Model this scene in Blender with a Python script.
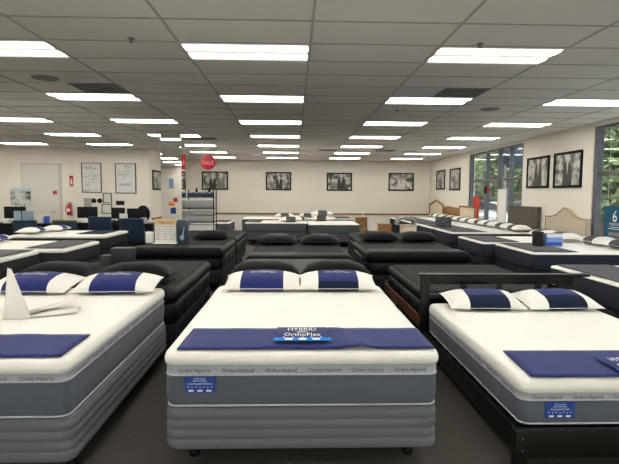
import bpy, bmesh, math, random
from mathutils import Vector, Matrix, noise
random.seed(7)
C = bpy.context.scene
COL = C.collection
PI = math.pi
R = math.radians
for o in list(bpy.data.objects): bpy.data.objects.remove(o)

# ------------------------------------------------------------------ camera
cam_d = bpy.data.cameras.new('camera')
cam = bpy.data.objects.new('camera', cam_d); COL.objects.link(cam)
cam_d.sensor_fit = 'HORIZONTAL'; cam_d.sensor_width = 36.0
cam_d.lens = 500.0 / 619.0 * 36.0
cam_d.clip_end = 300; cam_d.clip_start = 0.05
yaw, pitch, roll = R(1.78), R(4.4), R(0.35)
cam.matrix_world = (Matrix.Translation((0, 0, 1.62)) @ Matrix.Rotation(-yaw, 4, 'Z')
                    @ Matrix.Rotation(PI / 2 - pitch, 4, 'X') @ Matrix.Rotation(roll, 4, 'Z'))
C.camera = cam
# ------------------------------------------------------------------ colour management / world
C.view_settings.view_transform = 'Standard'
C.view_settings.look = 'None'
C.view_settings.gamma = 1.0
C.view_settings.use_curve_mapping = False
C.view_settings.exposure = 0.7
LENS_POWER = 6.0
w = bpy.data.worlds.new('sky'); C.world = w; w.use_nodes = True
nt = w.node_tree; nt.nodes.clear()
wo = nt.nodes.new('ShaderNodeOutputWorld'); bg = nt.nodes.new('ShaderNodeBackground')
sk = nt.nodes.new('ShaderNodeTexSky'); sk.sky_type = 'NISHITA'; sk.sun_disc = False
sk.sun_elevation = R(50); sk.sun_rotation = R(200); sk.dust_density = 7.0
bg.inputs['Strength'].default_value = 0.30
nt.links.new(sk.outputs[0], bg.inputs[0]); nt.links.new(bg.outputs[0], wo.inputs[0])
sun_d = bpy.data.lights.new('sun', 'SUN'); sun_d.energy = 3.0; sun_d.angle = R(1); sun_d.color = (1, .95, .88)
sun = bpy.data.objects.new('sun', sun_d); COL.objects.link(sun)
sun.rotation_euler = (R(38), R(-28), 0)      # high sun from the street side beyond the roof; never reaches the beds

# ------------------------------------------------------------------ materials
def mat(name, col, rough=0.6, metal=0.0, bump=None, var=None, emit=None, estr=1.0, sheen=0, coat=0):
    """bump=(scale, strength[, stretch]); var=(scale, second colour)"""
    m = bpy.data.materials.new(name); m.use_nodes = True
    n = m.node_tree.nodes; l = m.node_tree.links
    b = n['Principled BSDF']
    b.inputs['Base Color'].default_value = (*col, 1); b.inputs['Roughness'].default_value = rough
    b.inputs['Metallic'].default_value = metal
    b.inputs['Specular IOR Level'].default_value = .12 if rough >= .5 and not metal else .5
    if sheen: b.inputs['Sheen Weight'].default_value = sheen
    if coat: b.inputs['Coat Weight'].default_value = coat
    tc = None
    if bump or var:
        tc = n.new('ShaderNodeTexCoord')
    if bump:
        t = n.new('ShaderNodeTexNoise'); t.inputs['Scale'].default_value = bump[0]; t.inputs['Detail'].default_value = 3
        if len(bump) > 2:
            mp = n.new('ShaderNodeMapping'); mp.inputs['Scale'].default_value = bump[2]
            l.new(tc.outputs['Object'], mp.inputs[0]); l.new(mp.outputs[0], t.inputs['Vector'])
        else: l.new(tc.outputs['Object'], t.inputs['Vector'])
        bp = n.new('ShaderNodeBump'); bp.inputs['Strength'].default_value = bump[1]; bp.inputs['Distance'].default_value = 0.01
        l.new(t.outputs['Fac'], bp.inputs['Height']); l.new(bp.outputs[0], b.inputs['Normal'])
    if var:
        t = n.new('ShaderNodeTexNoise'); t.inputs['Scale'].default_value = var[0]; t.inputs['Detail'].default_value = 4
        l.new(tc.outputs['Object'], t.inputs['Vector'])
        r = n.new('ShaderNodeValToRGB'); r.color_ramp.elements[0].position = .35; r.color_ramp.elements[1].position = .65
        r.color_ramp.elements[0].color = (*col, 1); r.color_ramp.elements[1].color = (*var[1], 1)
        l.new(t.outputs['Fac'], r.inputs[0]); l.new(r.outputs[0], b.inputs['Base Color'])
    if emit:
        b.inputs['Emission Color'].default_value = (*emit, 1); b.inputs['Emission Strength'].default_value = estr
    return m

def quilt_mat(name, c1, c2, cell=0.11, rough=.7, strength=.5):
    """diamond quilting: bump from two crossed waves"""
    m = mat(name, c1, rough); n = m.node_tree.nodes; l = m.node_tree.links; b = n['Principled BSDF']
    tc = n.new('ShaderNodeTexCoord'); sp = n.new('ShaderNodeSeparateXYZ'); l.new(tc.outputs['Object'], sp.inputs[0])
    def M(op, a, bb=None, v=None):
        x = n.new('ShaderNodeMath'); x.operation = op; l.new(a, x.inputs[0])
        if bb is not None: l.new(bb, x.inputs[1])
        elif v is not None: x.inputs[1].default_value = v
        return x.outputs[0]
    k = PI / cell
    s1 = M('ABSOLUTE', M('SINE', M('MULTIPLY', M('ADD', sp.outputs[0], sp.outputs[1]), v=k)))
    s2 = M('ABSOLUTE', M('SINE', M('MULTIPLY', M('SUBTRACT', sp.outputs[0], sp.outputs[1]), v=k)))
    h = M('POWER', M('MULTIPLY', s1, s2), v=.5)
    bp = n.new('ShaderNodeBump'); bp.inputs['Strength'].default_value = strength; bp.inputs['Distance'].default_value = .02
    l.new(h, bp.inputs['Height']); l.new(bp.outputs[0], b.inputs['Normal'])
    t = n.new('ShaderNodeTexNoise'); t.inputs['Scale'].default_value = 60; l.new(tc.outputs['Object'], t.inputs['Vector'])
    mx = n.new('ShaderNodeMix'); mx.data_type = 'RGBA'; l.new(t.outputs['Fac'], mx.inputs[0])
    mx.inputs[6].default_value = (*c1, 1); mx.inputs[7].default_value = (*c2, 1); l.new(mx.outputs[2], b.inputs['Base Color'])
    return m

M = {}
M['white_knit'] = mat('white_knit', (.80, .775, .72), .85, bump=(90, .25), sheen=.2)
M['grey_side'] = mat('grey_side', (.095, .108, .135), .8, bump=(7, .9), sheen=.1)
M['band'] = mat('band_grey', (.43, .45, .48), .7, bump=(60, .1))
M['band_text'] = mat('band_lettering', (.05, .07, .14), .7)
M['found'] = mat('foundation_grey', (.115, .125, .135), .7, bump=(9, .5), sheen=.1)
M['black_frame'] = mat('black_metal', (.006, .006, .007), .6)
M['navy'] = mat('navy_cloth', (.017, .026, .135), .75, bump=(120, .15), sheen=.1)
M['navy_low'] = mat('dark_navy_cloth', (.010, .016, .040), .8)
M['pillow_white'] = mat('pillow_white', (.80, .78, .74), .85, bump=(12, .35), sheen=.2)
M['blue'] = mat('label_blue', (.008, .055, .28), .45)
M['blue_light'] = mat('tag_blue', (.0, .16, .62), .5)
M['white'] = mat('print_white', (.85, .85, .85), .6)
M['blk_fab'] = mat('black_satin', (.004, .0042, .005), .5, bump=(9, 1.0, (1, 1, .3)))
M['blk_fab'].node_tree.nodes['Principled BSDF'].inputs['Specular IOR Level'].default_value = .22
M['blk_pillow'] = mat('black_pillow_fabric', (.0035, .004, .005), .6, bump=(8, .8))
M['blk_cover'] = mat('black_cover_cloth', (.0035, .0038, .0045), .5, bump=(6, .9))
M['blk_top'] = quilt_mat('charcoal_quilt', (.012, .0125, .0135), (.028, .029, .030), .13, strength=.8)
M['blk_top2'] = quilt_mat('grey_quilt', (.06, .06, .06), (.11, .11, .105), .10)
M['chr_side'] = mat('charcoal_side', (.022, .023, .026), .7, bump=(14, .6, (1, 1, .4)))
M['navy_side'] = mat('slate_side', (.021, .026, .040), .7, bump=(14, .6, (1, 1, .4)))
M['chr_found'] = mat('charcoal_foundation', (.018, .02, .024), .75)
M['slate_found'] = mat('slate_foundation', (.075, .086, .10), .75)
M['mat_grey'] = mat('charcoal_mat', (.10, .097, .105), .8, bump=(50, .2))
M['dark_wood'] = mat('espresso_wood', (.007, .0055, .005), .36, bump=(3, .1))
M['dark_wood'].node_tree.nodes['Principled BSDF'].inputs['Specular IOR Level'].default_value = .3
M['red_wood'] = mat('cherry_wood', (.16, .055, .018), .4, var=(6, (.10, .032, .012)))
M['oak'] = mat('oak_wood', (.36, .20, .085), .5, var=(9, (.28, .14, .055)))
M['rail'] = mat('rail_wood', (.33, .17, .07), .5, var=(4, (.26, .12, .05)))
M['wall'] = mat('wall_paint', (.80, .765, .69), .8, bump=(40, .08))
M['carpet'] = mat('carpet', (.060, .054, .048), .95, bump=(260, .8), var=(120, (.115, .104, .092)))
M['grid'] = mat('grid_metal', (.50, .48, .46), .5)
M['cream'] = mat('cream_fabric', (.55, .47, .36), .85, bump=(60, .2), sheen=.2)
M['cream_panel'] = mat('cream_paint', (.70, .62, .48), .6)
M['tufted'] = mat('taupe_linen', (.115, .10, .085), .85, bump=(60, .2), sheen=.3)
M['alu'] = mat('window_aluminium', (.125, .13, .145), .45, metal=.2)
M['black'] = mat('matt_black', (.012, .012, .013), .5)
M['navy_up'] = mat('navy_upholstery', (.012, .028, .060), .8, bump=(80, .2), sheen=.2)
M['teal_panel'] = mat('teal_panel', (.020, .045, .062), .7)
M['red'] = mat('red_sign', (.50, .012, .025), .45)
M['door'] = mat('door_paint', (.66, .64, .59), .5)
M['chrome'] = mat('chrome', (.6, .6, .6), .2, metal=1)
M['mirror'] = mat('mirror', (.86, .87, .86), .02, metal=1)
M['paper'] = mat('paper', (.78, .76, .72), .7)
M['grey_box'] = mat('grey_carton', (.42, .43, .44), .6)
M['vent'] = mat('vent_dark', (.27, .265, .255), .6)
M['teal_poster'] = mat('teal_poster', (.02, .10, .17), .5)
M['orange'] = mat('orange_print', (.65, .22, .05), .6)

def ceiling_mat():
    m = mat('ceiling_tile', (.80, .78, .75), .9); n = m.node_tree.nodes; l = m.node_tree.links; b = n['Principled BSDF']
    tc = n.new('ShaderNodeTexCoord'); br = n.new('ShaderNodeTexBrick'); br.offset = 0; br.squash = 1
    mp = n.new('ShaderNodeMapping'); mp.inputs['Location'].default_value = (-.15, -4.9, 0)
    l.new(tc.outputs['Object'], mp.inputs[0]); l.new(mp.outputs[0], br.inputs['Vector'])
    br.inputs['Scale'].default_value = 1; br.inputs['Brick Width'].default_value = 1.255; br.inputs['Row Height'].default_value = .628
    br.inputs['Mortar Size'].default_value = 0; br.inputs['Color1'].default_value = (.78, .765, .74, 1); br.inputs['Color2'].default_value = (.83, .815, .79, 1)
    l.new(br.outputs['Color'], b.inputs['Base Color'])
    t = n.new('ShaderNodeTexNoise'); t.inputs['Scale'].default_value = 45; l.new(tc.outputs['Object'], t.inputs['Vector'])
    bp = n.new('ShaderNodeBump'); bp.inputs['Strength'].default_value = .3; bp.inputs['Distance'].default_value = .005
    l.new(t.outputs['Fac'], bp.inputs['Height']); l.new(bp.outputs[0], b.inputs['Normal'])
    return m
M['ceiling'] = ceiling_mat()

def lens_mat():
    """prismatic lens: two fluorescent tubes glow brighter through it"""
    m = bpy.data.materials.new('troffer_lens'); m.use_nodes = True; n = m.node_tree.nodes; l = m.node_tree.links
    b = n['Principled BSDF']; b.inputs['Base Color'].default_value = (.8, .8, .78, 1); b.inputs['Roughness'].default_value = .4
    tc = n.new('ShaderNodeTexCoord'); sp = n.new('ShaderNodeSeparateXYZ'); l.new(tc.outputs['Object'], sp.inputs[0])
    a = n.new('ShaderNodeMath'); a.operation = 'MULTIPLY'; a.inputs[1].default_value = 2 * PI / .29; l.new(sp.outputs[1], a.inputs[0])
    c = n.new('ShaderNodeMath'); c.operation = 'COSINE'; l.new(a.outputs[0], c.inputs[0])
    mr = n.new('ShaderNodeMapRange'); mr.inputs[1].default_value = -1; mr.inputs[2].default_value = 1
    mr.inputs[3].default_value = 1; mr.inputs[4].default_value = 0
    p = n.new('ShaderNodeMath'); p.operation = 'POWER'; p.inputs[1].default_value = 2
    q = n.new('ShaderNodeMath'); q.operation = 'MULTIPLY_ADD'; q.inputs[1].default_value = LENS_POWER * 2.7; q.inputs[2].default_value = .35
    l.new(c.outputs[0], mr.inputs[0]); l.new(mr.outputs[0], p.inputs[0]); l.new(p.outputs[0], q.inputs[0]); l.new(q.outputs[0], b.inputs['Emission Strength'])
    b.inputs['Emission Color'].default_value = (1, .955, .865, 1)
    return m
M['lens'] = lens_mat()

def glass_mat():
    m = bpy.data.materials.new('window_glass'); m.use_nodes = True; n = m.node_tree.nodes; l = m.node_tree.links
    n.clear(); o = n.new('ShaderNodeOutputMaterial'); mx = n.new('ShaderNodeMixShader')
    lw = n.new('ShaderNodeLayerWeight'); pw = n.new('ShaderNodeMath'); pw.operation = 'POWER'; pw.inputs[1].default_value = 4; l.new(lw.outputs['Facing'], pw.inputs[0])
    f = n.new('ShaderNodeMath'); f.operation = 'MULTIPLY_ADD'; f.inputs[1].default_value = .6; f.inputs[2].default_value = .03; l.new(pw.outputs[0], f.inputs[0])
    t = n.new('ShaderNodeBsdfTransparent'); t.inputs[0].default_value = (.86, .92, .90, 1)
    g = n.new('ShaderNodeBsdfGlossy'); g.inputs['Roughness'].default_value = .01
    l.new(f.outputs[0], mx.inputs[0]); l.new(t.outputs[0], mx.inputs[1]); l.new(g.outputs[0], mx.inputs[2]); l.new(mx.outputs[0], o.inputs[0])
    return m
M['glass'] = glass_mat()

def photo_mat(name, seed, tint=(1, .96, .88)):
    """a faded black-and-white photograph: soft blotches of light and dark"""
    m = mat(name, (.5, .5, .5), .35); n = m.node_tree.nodes; l = m.node_tree.links; b = n['Principled BSDF']
    tc = n.new('ShaderNodeTexCoord'); mp = n.new('ShaderNodeMapping'); mp.inputs['Location'].default_value = (seed * 3.1, seed * 1.7, seed)
    mp.inputs['Scale'].default_value = (4.5, 4.5, 4.5)
    t = n.new('ShaderNodeTexNoise'); t.inputs['Scale'].default_value = 1.3; t.inputs['Detail'].default_value = 5
    l.new(tc.outputs['Object'], mp.inputs[0]); l.new(mp.outputs[0], t.inputs['Vector'])
    r = n.new('ShaderNodeValToRGB'); e = r.color_ramp.elements
    e[0].position = .38; e[0].color = (.06 * tint[0], .06 * tint[1], .06 * tint[2], 1)
    e[1].position = .62; e[1].color = (.62 * tint[0], .62 * tint[1], .62 * tint[2], 1)
    l.new(t.outputs['Fac'], r.inputs[0]); l.new(r.outputs[0], b.inputs['Base Color'])
    return m

# ------------------------------------------------------------------ mesh helpers
class MB:
    def __init__(s): s.v = []; s.f = []; s.m = []
    def add(s, vs, fs, mi=0):
        o = len(s.v); s.v += [tuple(v) for v in vs]; s.f += [tuple(i + o for i in f) for f in fs]; s.m += [mi] * len(fs); return s
    def box(s, x0, x1, y0, y1, z0, z1, bev=0, mi=0, seg=2):
        if bev <= 0:
            vs = [(x, y, z) for x in (x0, x1) for y in (y0, y1) for z in (z0, z1)]
            return s.add(vs, [(0, 1, 3, 2), (4, 6, 7, 5), (0, 4, 5, 1), (2, 3, 7, 6), (0, 2, 6, 4), (1, 5, 7, 3)], mi)
        bm = bmesh.new(); bmesh.ops.create_cube(bm, size=1)
        for v in bm.verts:
            v.co = ((x0 + x1) / 2 + v.co.x * (x1 - x0), (y0 + y1) / 2 + v.co.y * (y1 - y0), (z0 + z1) / 2 + v.co.z * (z1 - z0))
        bmesh.ops.bevel(bm, geom=bm.edges[:], offset=bev, segments=seg, affect='EDGES', profile=.5)
        bm.verts.index_update()
        s.add([v.co[:] for v in bm.verts], [[v.index for v in f.verts] for f in bm.faces], mi); bm.free(); return s
    def tube(s, pts, r, seg=8, mi=0):
        pts = [Vector(p) for p in pts]; rs = r if isinstance(r, (list, tuple)) else [r] * len(pts)
        vs = []; fs = []
        for i, p in enumerate(pts):
            d = (pts[min(i + 1, len(pts) - 1)] - pts[max(i - 1, 0)]).normalized()
            a = d.orthogonal().normalized() if i == 0 else (a - d * a.dot(d)).normalized()
            b = d.cross(a)
            for k in range(seg):
                t = 2 * PI * k / seg; vs.append(p + (a * math.cos(t) + b * math.sin(t)) * rs[i])
        for i in range(len(pts) - 1):
            for k in range(seg):
                fs.append((i * seg + k, i * seg + (k + 1) % seg, (i + 1) * seg + (k + 1) % seg, (i + 1) * seg + k))
        fs.append(tuple(range(seg))[::-1]); fs.append(tuple((len(pts) - 1) * seg + k for k in range(seg)))
        return s.add(vs, fs, mi)
    def lathe(s, prof, c=(0, 0, 0), seg=16, mi=0):
        vs = []; fs = []
        for (r, z) in prof:
            for k in range(seg):
                t = 2 * PI * k / seg; vs.append((c[0] + r * math.cos(t), c[1] + r * math.sin(t), c[2] + z))
        for i in range(len(prof) - 1):
            for k in range(seg):
                fs.append((i * seg + k, i * seg + (k + 1) % seg, (i + 1) * seg + (k + 1) % seg, (i + 1) * seg + k))
        fs.append(tuple(range(seg))[::-1]); fs.append(tuple((len(prof) - 1) * seg + k for k in range(seg)))
        return s.add(vs, fs, mi)
    def prism(s, poly, axis, a, b, mi=0):
        """poly of 2D points extruded along axis ('x','y','z') from a to b"""
        def P(p, t): return {'x': (t, p[0], p[1]), 'y': (p[0], t, p[1]), 'z': (p[0], p[1], t)}[axis]
        n = len(poly); vs = [P(p, a) for p in poly] + [P(p, b) for p in poly]
        fs = [tuple(range(n)), tuple(range(n, 2 * n))[::-1]] + [(i, n + i, n + (i + 1) % n, (i + 1) % n) for i in range(n)]
        return s.add(vs, fs, mi)
    def text(s, txt, size, fn, mi=0):
        vs, fs = text_geo(txt, size); return s.add([fn(x, y) for x, y in vs], fs, mi)
    def xf(s, mtx, start=0):
        for i in range(start, len(s.v)): s.v[i] = tuple(mtx @ Vector(s.v[i]))
        return s
    def build(s, name, mats, parent=None, loc=(0, 0, 0), rz=0, angle=40, solid=0, rot=None):
        me = bpy.data.meshes.new(name); me.from_pydata(s.v, [], s.f)
        for m_ in (mats if isinstance(mats, (list, tuple)) else [mats]): me.materials.append(m_)
        me.polygons.foreach_set('material_index', s.m)
        bm = bmesh.new(); bm.from_mesh(me); bmesh.ops.recalc_face_normals(bm, faces=bm.faces); bm.to_mesh(me); bm.free()
        me.shade_smooth(); me.set_sharp_from_angle(angle=R(angle)); me.update()
        o = bpy.data.objects.new(name, me); COL.objects.link(o)
        o.location = loc; o.rotation_euler = rot or (0, 0, rz)
        if parent: o.parent = parent
        if solid:
            md = o.modifiers.new('thickness', 'SOLIDIFY'); md.thickness = solid; md.offset = 0
        return o

_tc = {}
def text_geo(txt, size):
    """centred lettering as flat faces"""
    if txt not in _tc:
        cu = bpy.data.curves.new('lettering', 'FONT'); cu.body = txt; cu.align_x = 'CENTER'; cu.resolution_u = 2
        to = bpy.data.objects.new('lettering_source', cu); COL.objects.link(to)
        dg = bpy.context.evaluated_depsgraph_get(); ev = to.evaluated_get(dg); me = ev.to_mesh()
        _tc[txt] = ([(v.co.x, v.co.y) for v in me.vertices], [tuple(p.vertices) for p in me.polygons])
        ev.to_mesh_clear(); bpy.data.objects.remove(to); bpy.data.curves.remove(cu)
    vs, fs = _tc[txt]
    return [(x * size, (y - .35) * size) for x, y in vs], fs

def tag(o, label=None, cat=None, group=None, kind=None):
    if label: o['label'] = label
    if cat: o['category'] = cat
    if group: o['group'] = group
    if kind: o['kind'] = kind
    return o
def empty(name, loc=(0, 0, 0), rz=0, label=None, cat=None, group=None):
    o = bpy.data.objects.new(name, None); COL.objects.link(o); o.location = loc; o.rotation_euler = (0, 0, rz)
    o.empty_display_size = .1
    return tag(o, label, cat, group)
def copy_tree(o, parent=None):
    c = o.copy(); COL.objects.link(c)
    if parent: c.parent = parent
    for ch in [x for x in KIDS.get(o.name, [])]: copy_tree(ch, c)
    return c
KIDS = {}
def remember(o):
    """index a finished thing's children so it can be copied quickly"""
    ch = [x for x in COL.objects if x.parent == o]
    KIDS[o.name] = ch
    for x in ch: remember(x)
    return o
def struct(o): o['kind'] = 'structure'; return o

# ------------------------------------------------------------------ room shell
CEIL = 3.05
XR = 5.95
struct(MB().box(-11, 6.2, -3, 22, -.1, 0).build('floor', M['carpet']))
struct(MB().box(-11, 6.2, -3, 22, CEIL, CEIL + .1).build('ceiling', M['ceiling']))
g = MB()
k = -9
while .15 + 1.255 * k < 6:
    x = .15 + 1.255 * k; k += 1
    if x > -11: g.box(x - .012, x + .012, -3, 21.9, CEIL - .006, CEIL)
k = -12
while 4.9 + .628 * k < 21.9:
    y = 4.9 + .628 * k; k += 1
    g.box(-11, 5.95, y - .012, y + .012, CEIL - .005, CEIL)
struct(g.build('trim_1', M['grid']))
struct(MB().box(-4.8, 6.2, 21.9, 22.1, 0, CEIL).build('wall_back', M['wall']))
struct(MB().box(-11, -5.0, 16.8, 17.0, 0, CEIL).build('wall_office', M['wall']))
struct(MB().box(-5.0, -4.8, 16.8, 22.1, 0, CEIL).build('wall_recess', M['wall']))
struct(MB().box(-11.2, -11, -3, 17, 0, CEIL).build('wall_left', M['wall']))
struct(MB().box(-11.2, -4.2, -3.2, -3, 0, CEIL).box(5.2, 6.2, -3.2, -3, 0, CEIL).box(-4.2, 5.2, -3.2, -3, 0, .35).box(-4.2, 5.2, -3.2, -3, 2.85, CEIL).build('wall_front', M['wall']))
struct(MB().box(XR, 6.15, 16.95, 21.9, 0, CEIL).box(XR, 6.15, 9.85, 12.93, 0, CEIL).box(XR, 6.15, -3, 1.0, 0, CEIL)
       .box(XR, 6.15, 1.0, 9.85, 2.97, CEIL).box(XR, 6.15, 12.93, 16.95, 2.97, CEIL).build('wall_right', M['wall']))
# timber chair rails, in two lengths with a gap
struct(MB().box(-4.8, 2.98, 21.87, 21.9, .70, .765, .004).build('trim_2', M['rail']))
struct(MB().box(3.06, 5.95, 21.87, 21.9, .70, .765, .004).build('trim_3', M['rail']))
struct(MB().box(-4.8, -4.77, 17.0, 21.87, .70, .765, .004).build('trim_4', M['rail']))

def window(name, y0, y1, ys, transom=2.06):
    f = MB(); t = .05
    f.box(XR + .02, XR + .14, y0, y1, 2.91, 2.97).box(XR + .02, XR + .14, y0, y1, 0, .08)
    for y in (y0 + t, y1 - t): f.box(XR + .02, XR + .14, y - t, y + t, .08, 2.91)
    fo = struct(f.build(name, M['alu']))
    for y in ys: MB().box(XR + .02, XR + .14, y - .035, y + .035, .08, 2.91, .004).build('mullion', M['alu'], fo)
    MB().box(XR + .03, XR + .13, y0 + .1, y1 - .1, transom - .035, transom + .035, .004).build('transom', M['alu'], fo)
    MB().box(XR + .075, XR + .081, y0 + .1, y1 - .1, .08, 2.91).build('pane', M['glass'], fo)
    return fo
window('window_1', 12.93, 16.95, (15.5, 14.55, 13.78))
window('window_2', 1.0, 9.85, (7.4, 5.0, 2.8))

f_ = MB().box(-4.2, 5.2, -3.12, -3.04, .35, .41).box(-4.2, 5.2, -3.12, -3.04, 2.79, 2.85).box(-4.2, -4.14, -3.12, -3.04, .41, 2.79).box(5.14, 5.2, -3.12, -3.04, .41, 2.79)  # unseen front window, added to bring daylight onto the ceiling and bed feet
fo_ = struct(f_.build('window_added', M['alu']))
for x in (-2.35, -.5, 1.35, 3.2): MB().box(x - .03, x + .03, -3.12, -3.04, .41, 2.79, .004).build('mullion', M['alu'], fo_)
MB().box(-4.14, 5.14, -3.083, -3.077, .41, 2.79).build('pane', M['glass'], fo_)
# back-office door
d = struct(MB().box(-8.9, -7.73, 16.75, 16.8, 0, 2.5, .006).build('door_1', M['door']))
fr = MB(); fr.box(-8.96, -8.90, 16.77, 16.8, 0, 2.56).box(-7.73, -7.67, 16.77, 16.8, 0, 2.56).box(-8.96, -7.67, 16.77, 16.8, 2.5, 2.56)
fr.build('door_frame', mat('door_frame_paint', (.62, .60, .56), .5), d)
hd = MB(); hd.tube([(-7.86, 16.75, .97), (-7.86, 16.70, .97), (-7.98, 16.69, .97)], .012); hd.lathe([(.03, 0), (.03, .01)], (-7.86, 16.74, .97))
hd.build('door_handle', M['chrome'], d)
MB().box(-7.93, -7.80, 16.74, 16.75, 1.54, 1.66).build('door_notice', M['red'], d)

# mirrored column
col_o = struct(MB().box(-3.14, -2.66, 11.95, 12.43, 0, CEIL).build('column', M['mirror']))
M['dull_blue'] = mat('dull_blue_print', (.20, .28, .42), .6)
# notices taped to the mirror
def notice(x0, x1, z0, z1, m, label, cat='notice'):
    o = MB().box(x0, x1, 11.938, 11.949, z0, z1).build('notice', m); tag(o, label, cat); return o
notice(-2.95, -2.85, 1.72, 1.95, M['dull_blue'], 'small grey-blue notice taped highest on the mirrored column')
notice(-2.85, -2.76, 1.40, 1.50, M['red'], 'small red notice on the mirrored column, right-hand one of the red pair')
notice(-2.97, -2.83, 1.30, 1.39, M['orange'], 'small orange-red notice on the mirrored column below the grey-blue one')
notice(-2.92, -2.80, 1.12, 1.27, mat('deep_blue_print', (.02, .05, .2), .5), 'dark blue notice low on the mirrored column')

# ------------------------------------------------------------------ ceiling fittings
def make_troffer():
    r = empty('ceiling_light')
    f = MB(); a, b = .6275, .314
    for (x0, x1, y0, y1) in ((-a, a, -b, -b + .02), (-a, a, b - .02, b), (-a, -a + .02, -b, b), (a - .02, a, -b, b)):
        f.box(x0, x1, y0, y1, -.012, 0, .002)
    f.build('light_frame', mat('light_frame_white', (.7, .69, .66), .5), r)
    MB().box(-a + .02, a - .02, -b + .02, b - .02, -.008, -.002).build('diffuser', M['lens'], r)
    return remember(r)
ORD = ['nearest', 'second', 'third', 'fourth', 'fifth', 'sixth', 'seventh']
CN = {0: 'line of lights straight above the middle bed', 1: 'line of lights right of the middle line', 2: 'line of lights nearest the right wall',
      -1: 'line of lights left of the middle line', -2: 'second line of lights left of the middle line', -3: 'third line of lights left of the middle line',
      -4: 'line of lights by the left wall'}
tro = make_troffer(); first = True
for c in range(-4, 3):
    seen = 0
    for j in range(-3, 7):
        y = 5.214 + 2.512 * j; x = -.4775 + 2.51 * c
        if x < -5.2 and y > 16.7: continue
        if c == -3 and j > 5: continue
        inview = y > 4 and abs(x) / y < .66
        if y < 0 and (c < -2): continue
        o = tro if first else copy_tree(tro); first = False
        o.location = (x, y, CEIL)
        if inview:
            tag(o, 'glowing ceiling light, %s in the %s' % (ORD[min(seen, 6)], CN[c]), 'ceiling light', 'fluorescent ceiling lights'); seen += 1
        else:
            tag(o, 'glowing ceiling light out of the frame, near the front of the shop', 'ceiling light', 'fluorescent ceiling lights out of frame')

def vent(x0, x1, y0, y1, label, n=4):
    r = empty('ceiling_vent', ((x0 + x1) / 2, (y0 + y1) / 2, CEIL), 0, label, 'ceiling vent')
    a, b = (x1 - x0) / 2, (y1 - y0) / 2
    MB().box(-a, a, -b, b, -.010, -.001).build('vent_plate', M['vent'], r)
    f = MB()
    for i in range(n):
        t = (i + .7) / (n + .5); f.box(-a * t, a * t, -b * t, -b * t + .012, -.02, -.010); f.box(-a * t, a * t, b * t - .012, b * t, -.02, -.010)
        f.box(-a * t, -a * t + .012, -b * t, b * t, -.02, -.010); f.box(a * t - .012, a * t, -b * t, b * t, -.02, -.010)
    f.build('louvre', M['vent'], r); return r
vent(-2.985, -2.36, 6.79, 7.39, 'square louvred air vent in the ceiling left of the middle lights')
vent(2.03, 2.65, 6.79, 7.39, 'square louvred air vent in the ceiling right of the middle lights')
vent(-2.9, -2.05, 13.1, 13.7, 'dark louvred air vent in the ceiling behind the mirrored column')
for (x0, x1, lb) in ((.8, 1.38, 'dark slot vent in the far ceiling, left one of the two'), (2.68, 3.32, 'dark slot vent in the far ceiling, right one of the two')):
    vent(x0, x1, 16.35, 16.85, lb)
for (x, y, lb) in ((-3.14, 6.52, 'round ceiling speaker grille beside the left air vent'), (3.27, 8.41, 'round ceiling speaker grille beside the right air vent')):
    o = MB().lathe([(.16, 0), (.16, -.006), (.13, -.012)][::-1], (0, 0, 0), 24).build('ceiling_speaker', M['vent'], loc=(x, y, CEIL)); tag(o, lb, 'ceiling speaker')
for (x, y, lb) in ((-1.52, 4.82, 'sprinkler head in the ceiling left of the nearest middle light'), (1.76, 4.82, 'sprinkler head in the ceiling just before the nearest right light'),
                   (1.75, 8.62, 'sprinkler head in the ceiling between the second and third right lights')):
    o = MB().lathe([(.03, 0), (.03, -.01), (.01, -.015), (.01, -.035), (.022, -.037), (.022, -.04)][::-1], (0, 0, 0), 12).build('sprinkler_head', M['vent'], loc=(x, y, CEIL))
    tag(o, lb, 'sprinkler')

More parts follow.
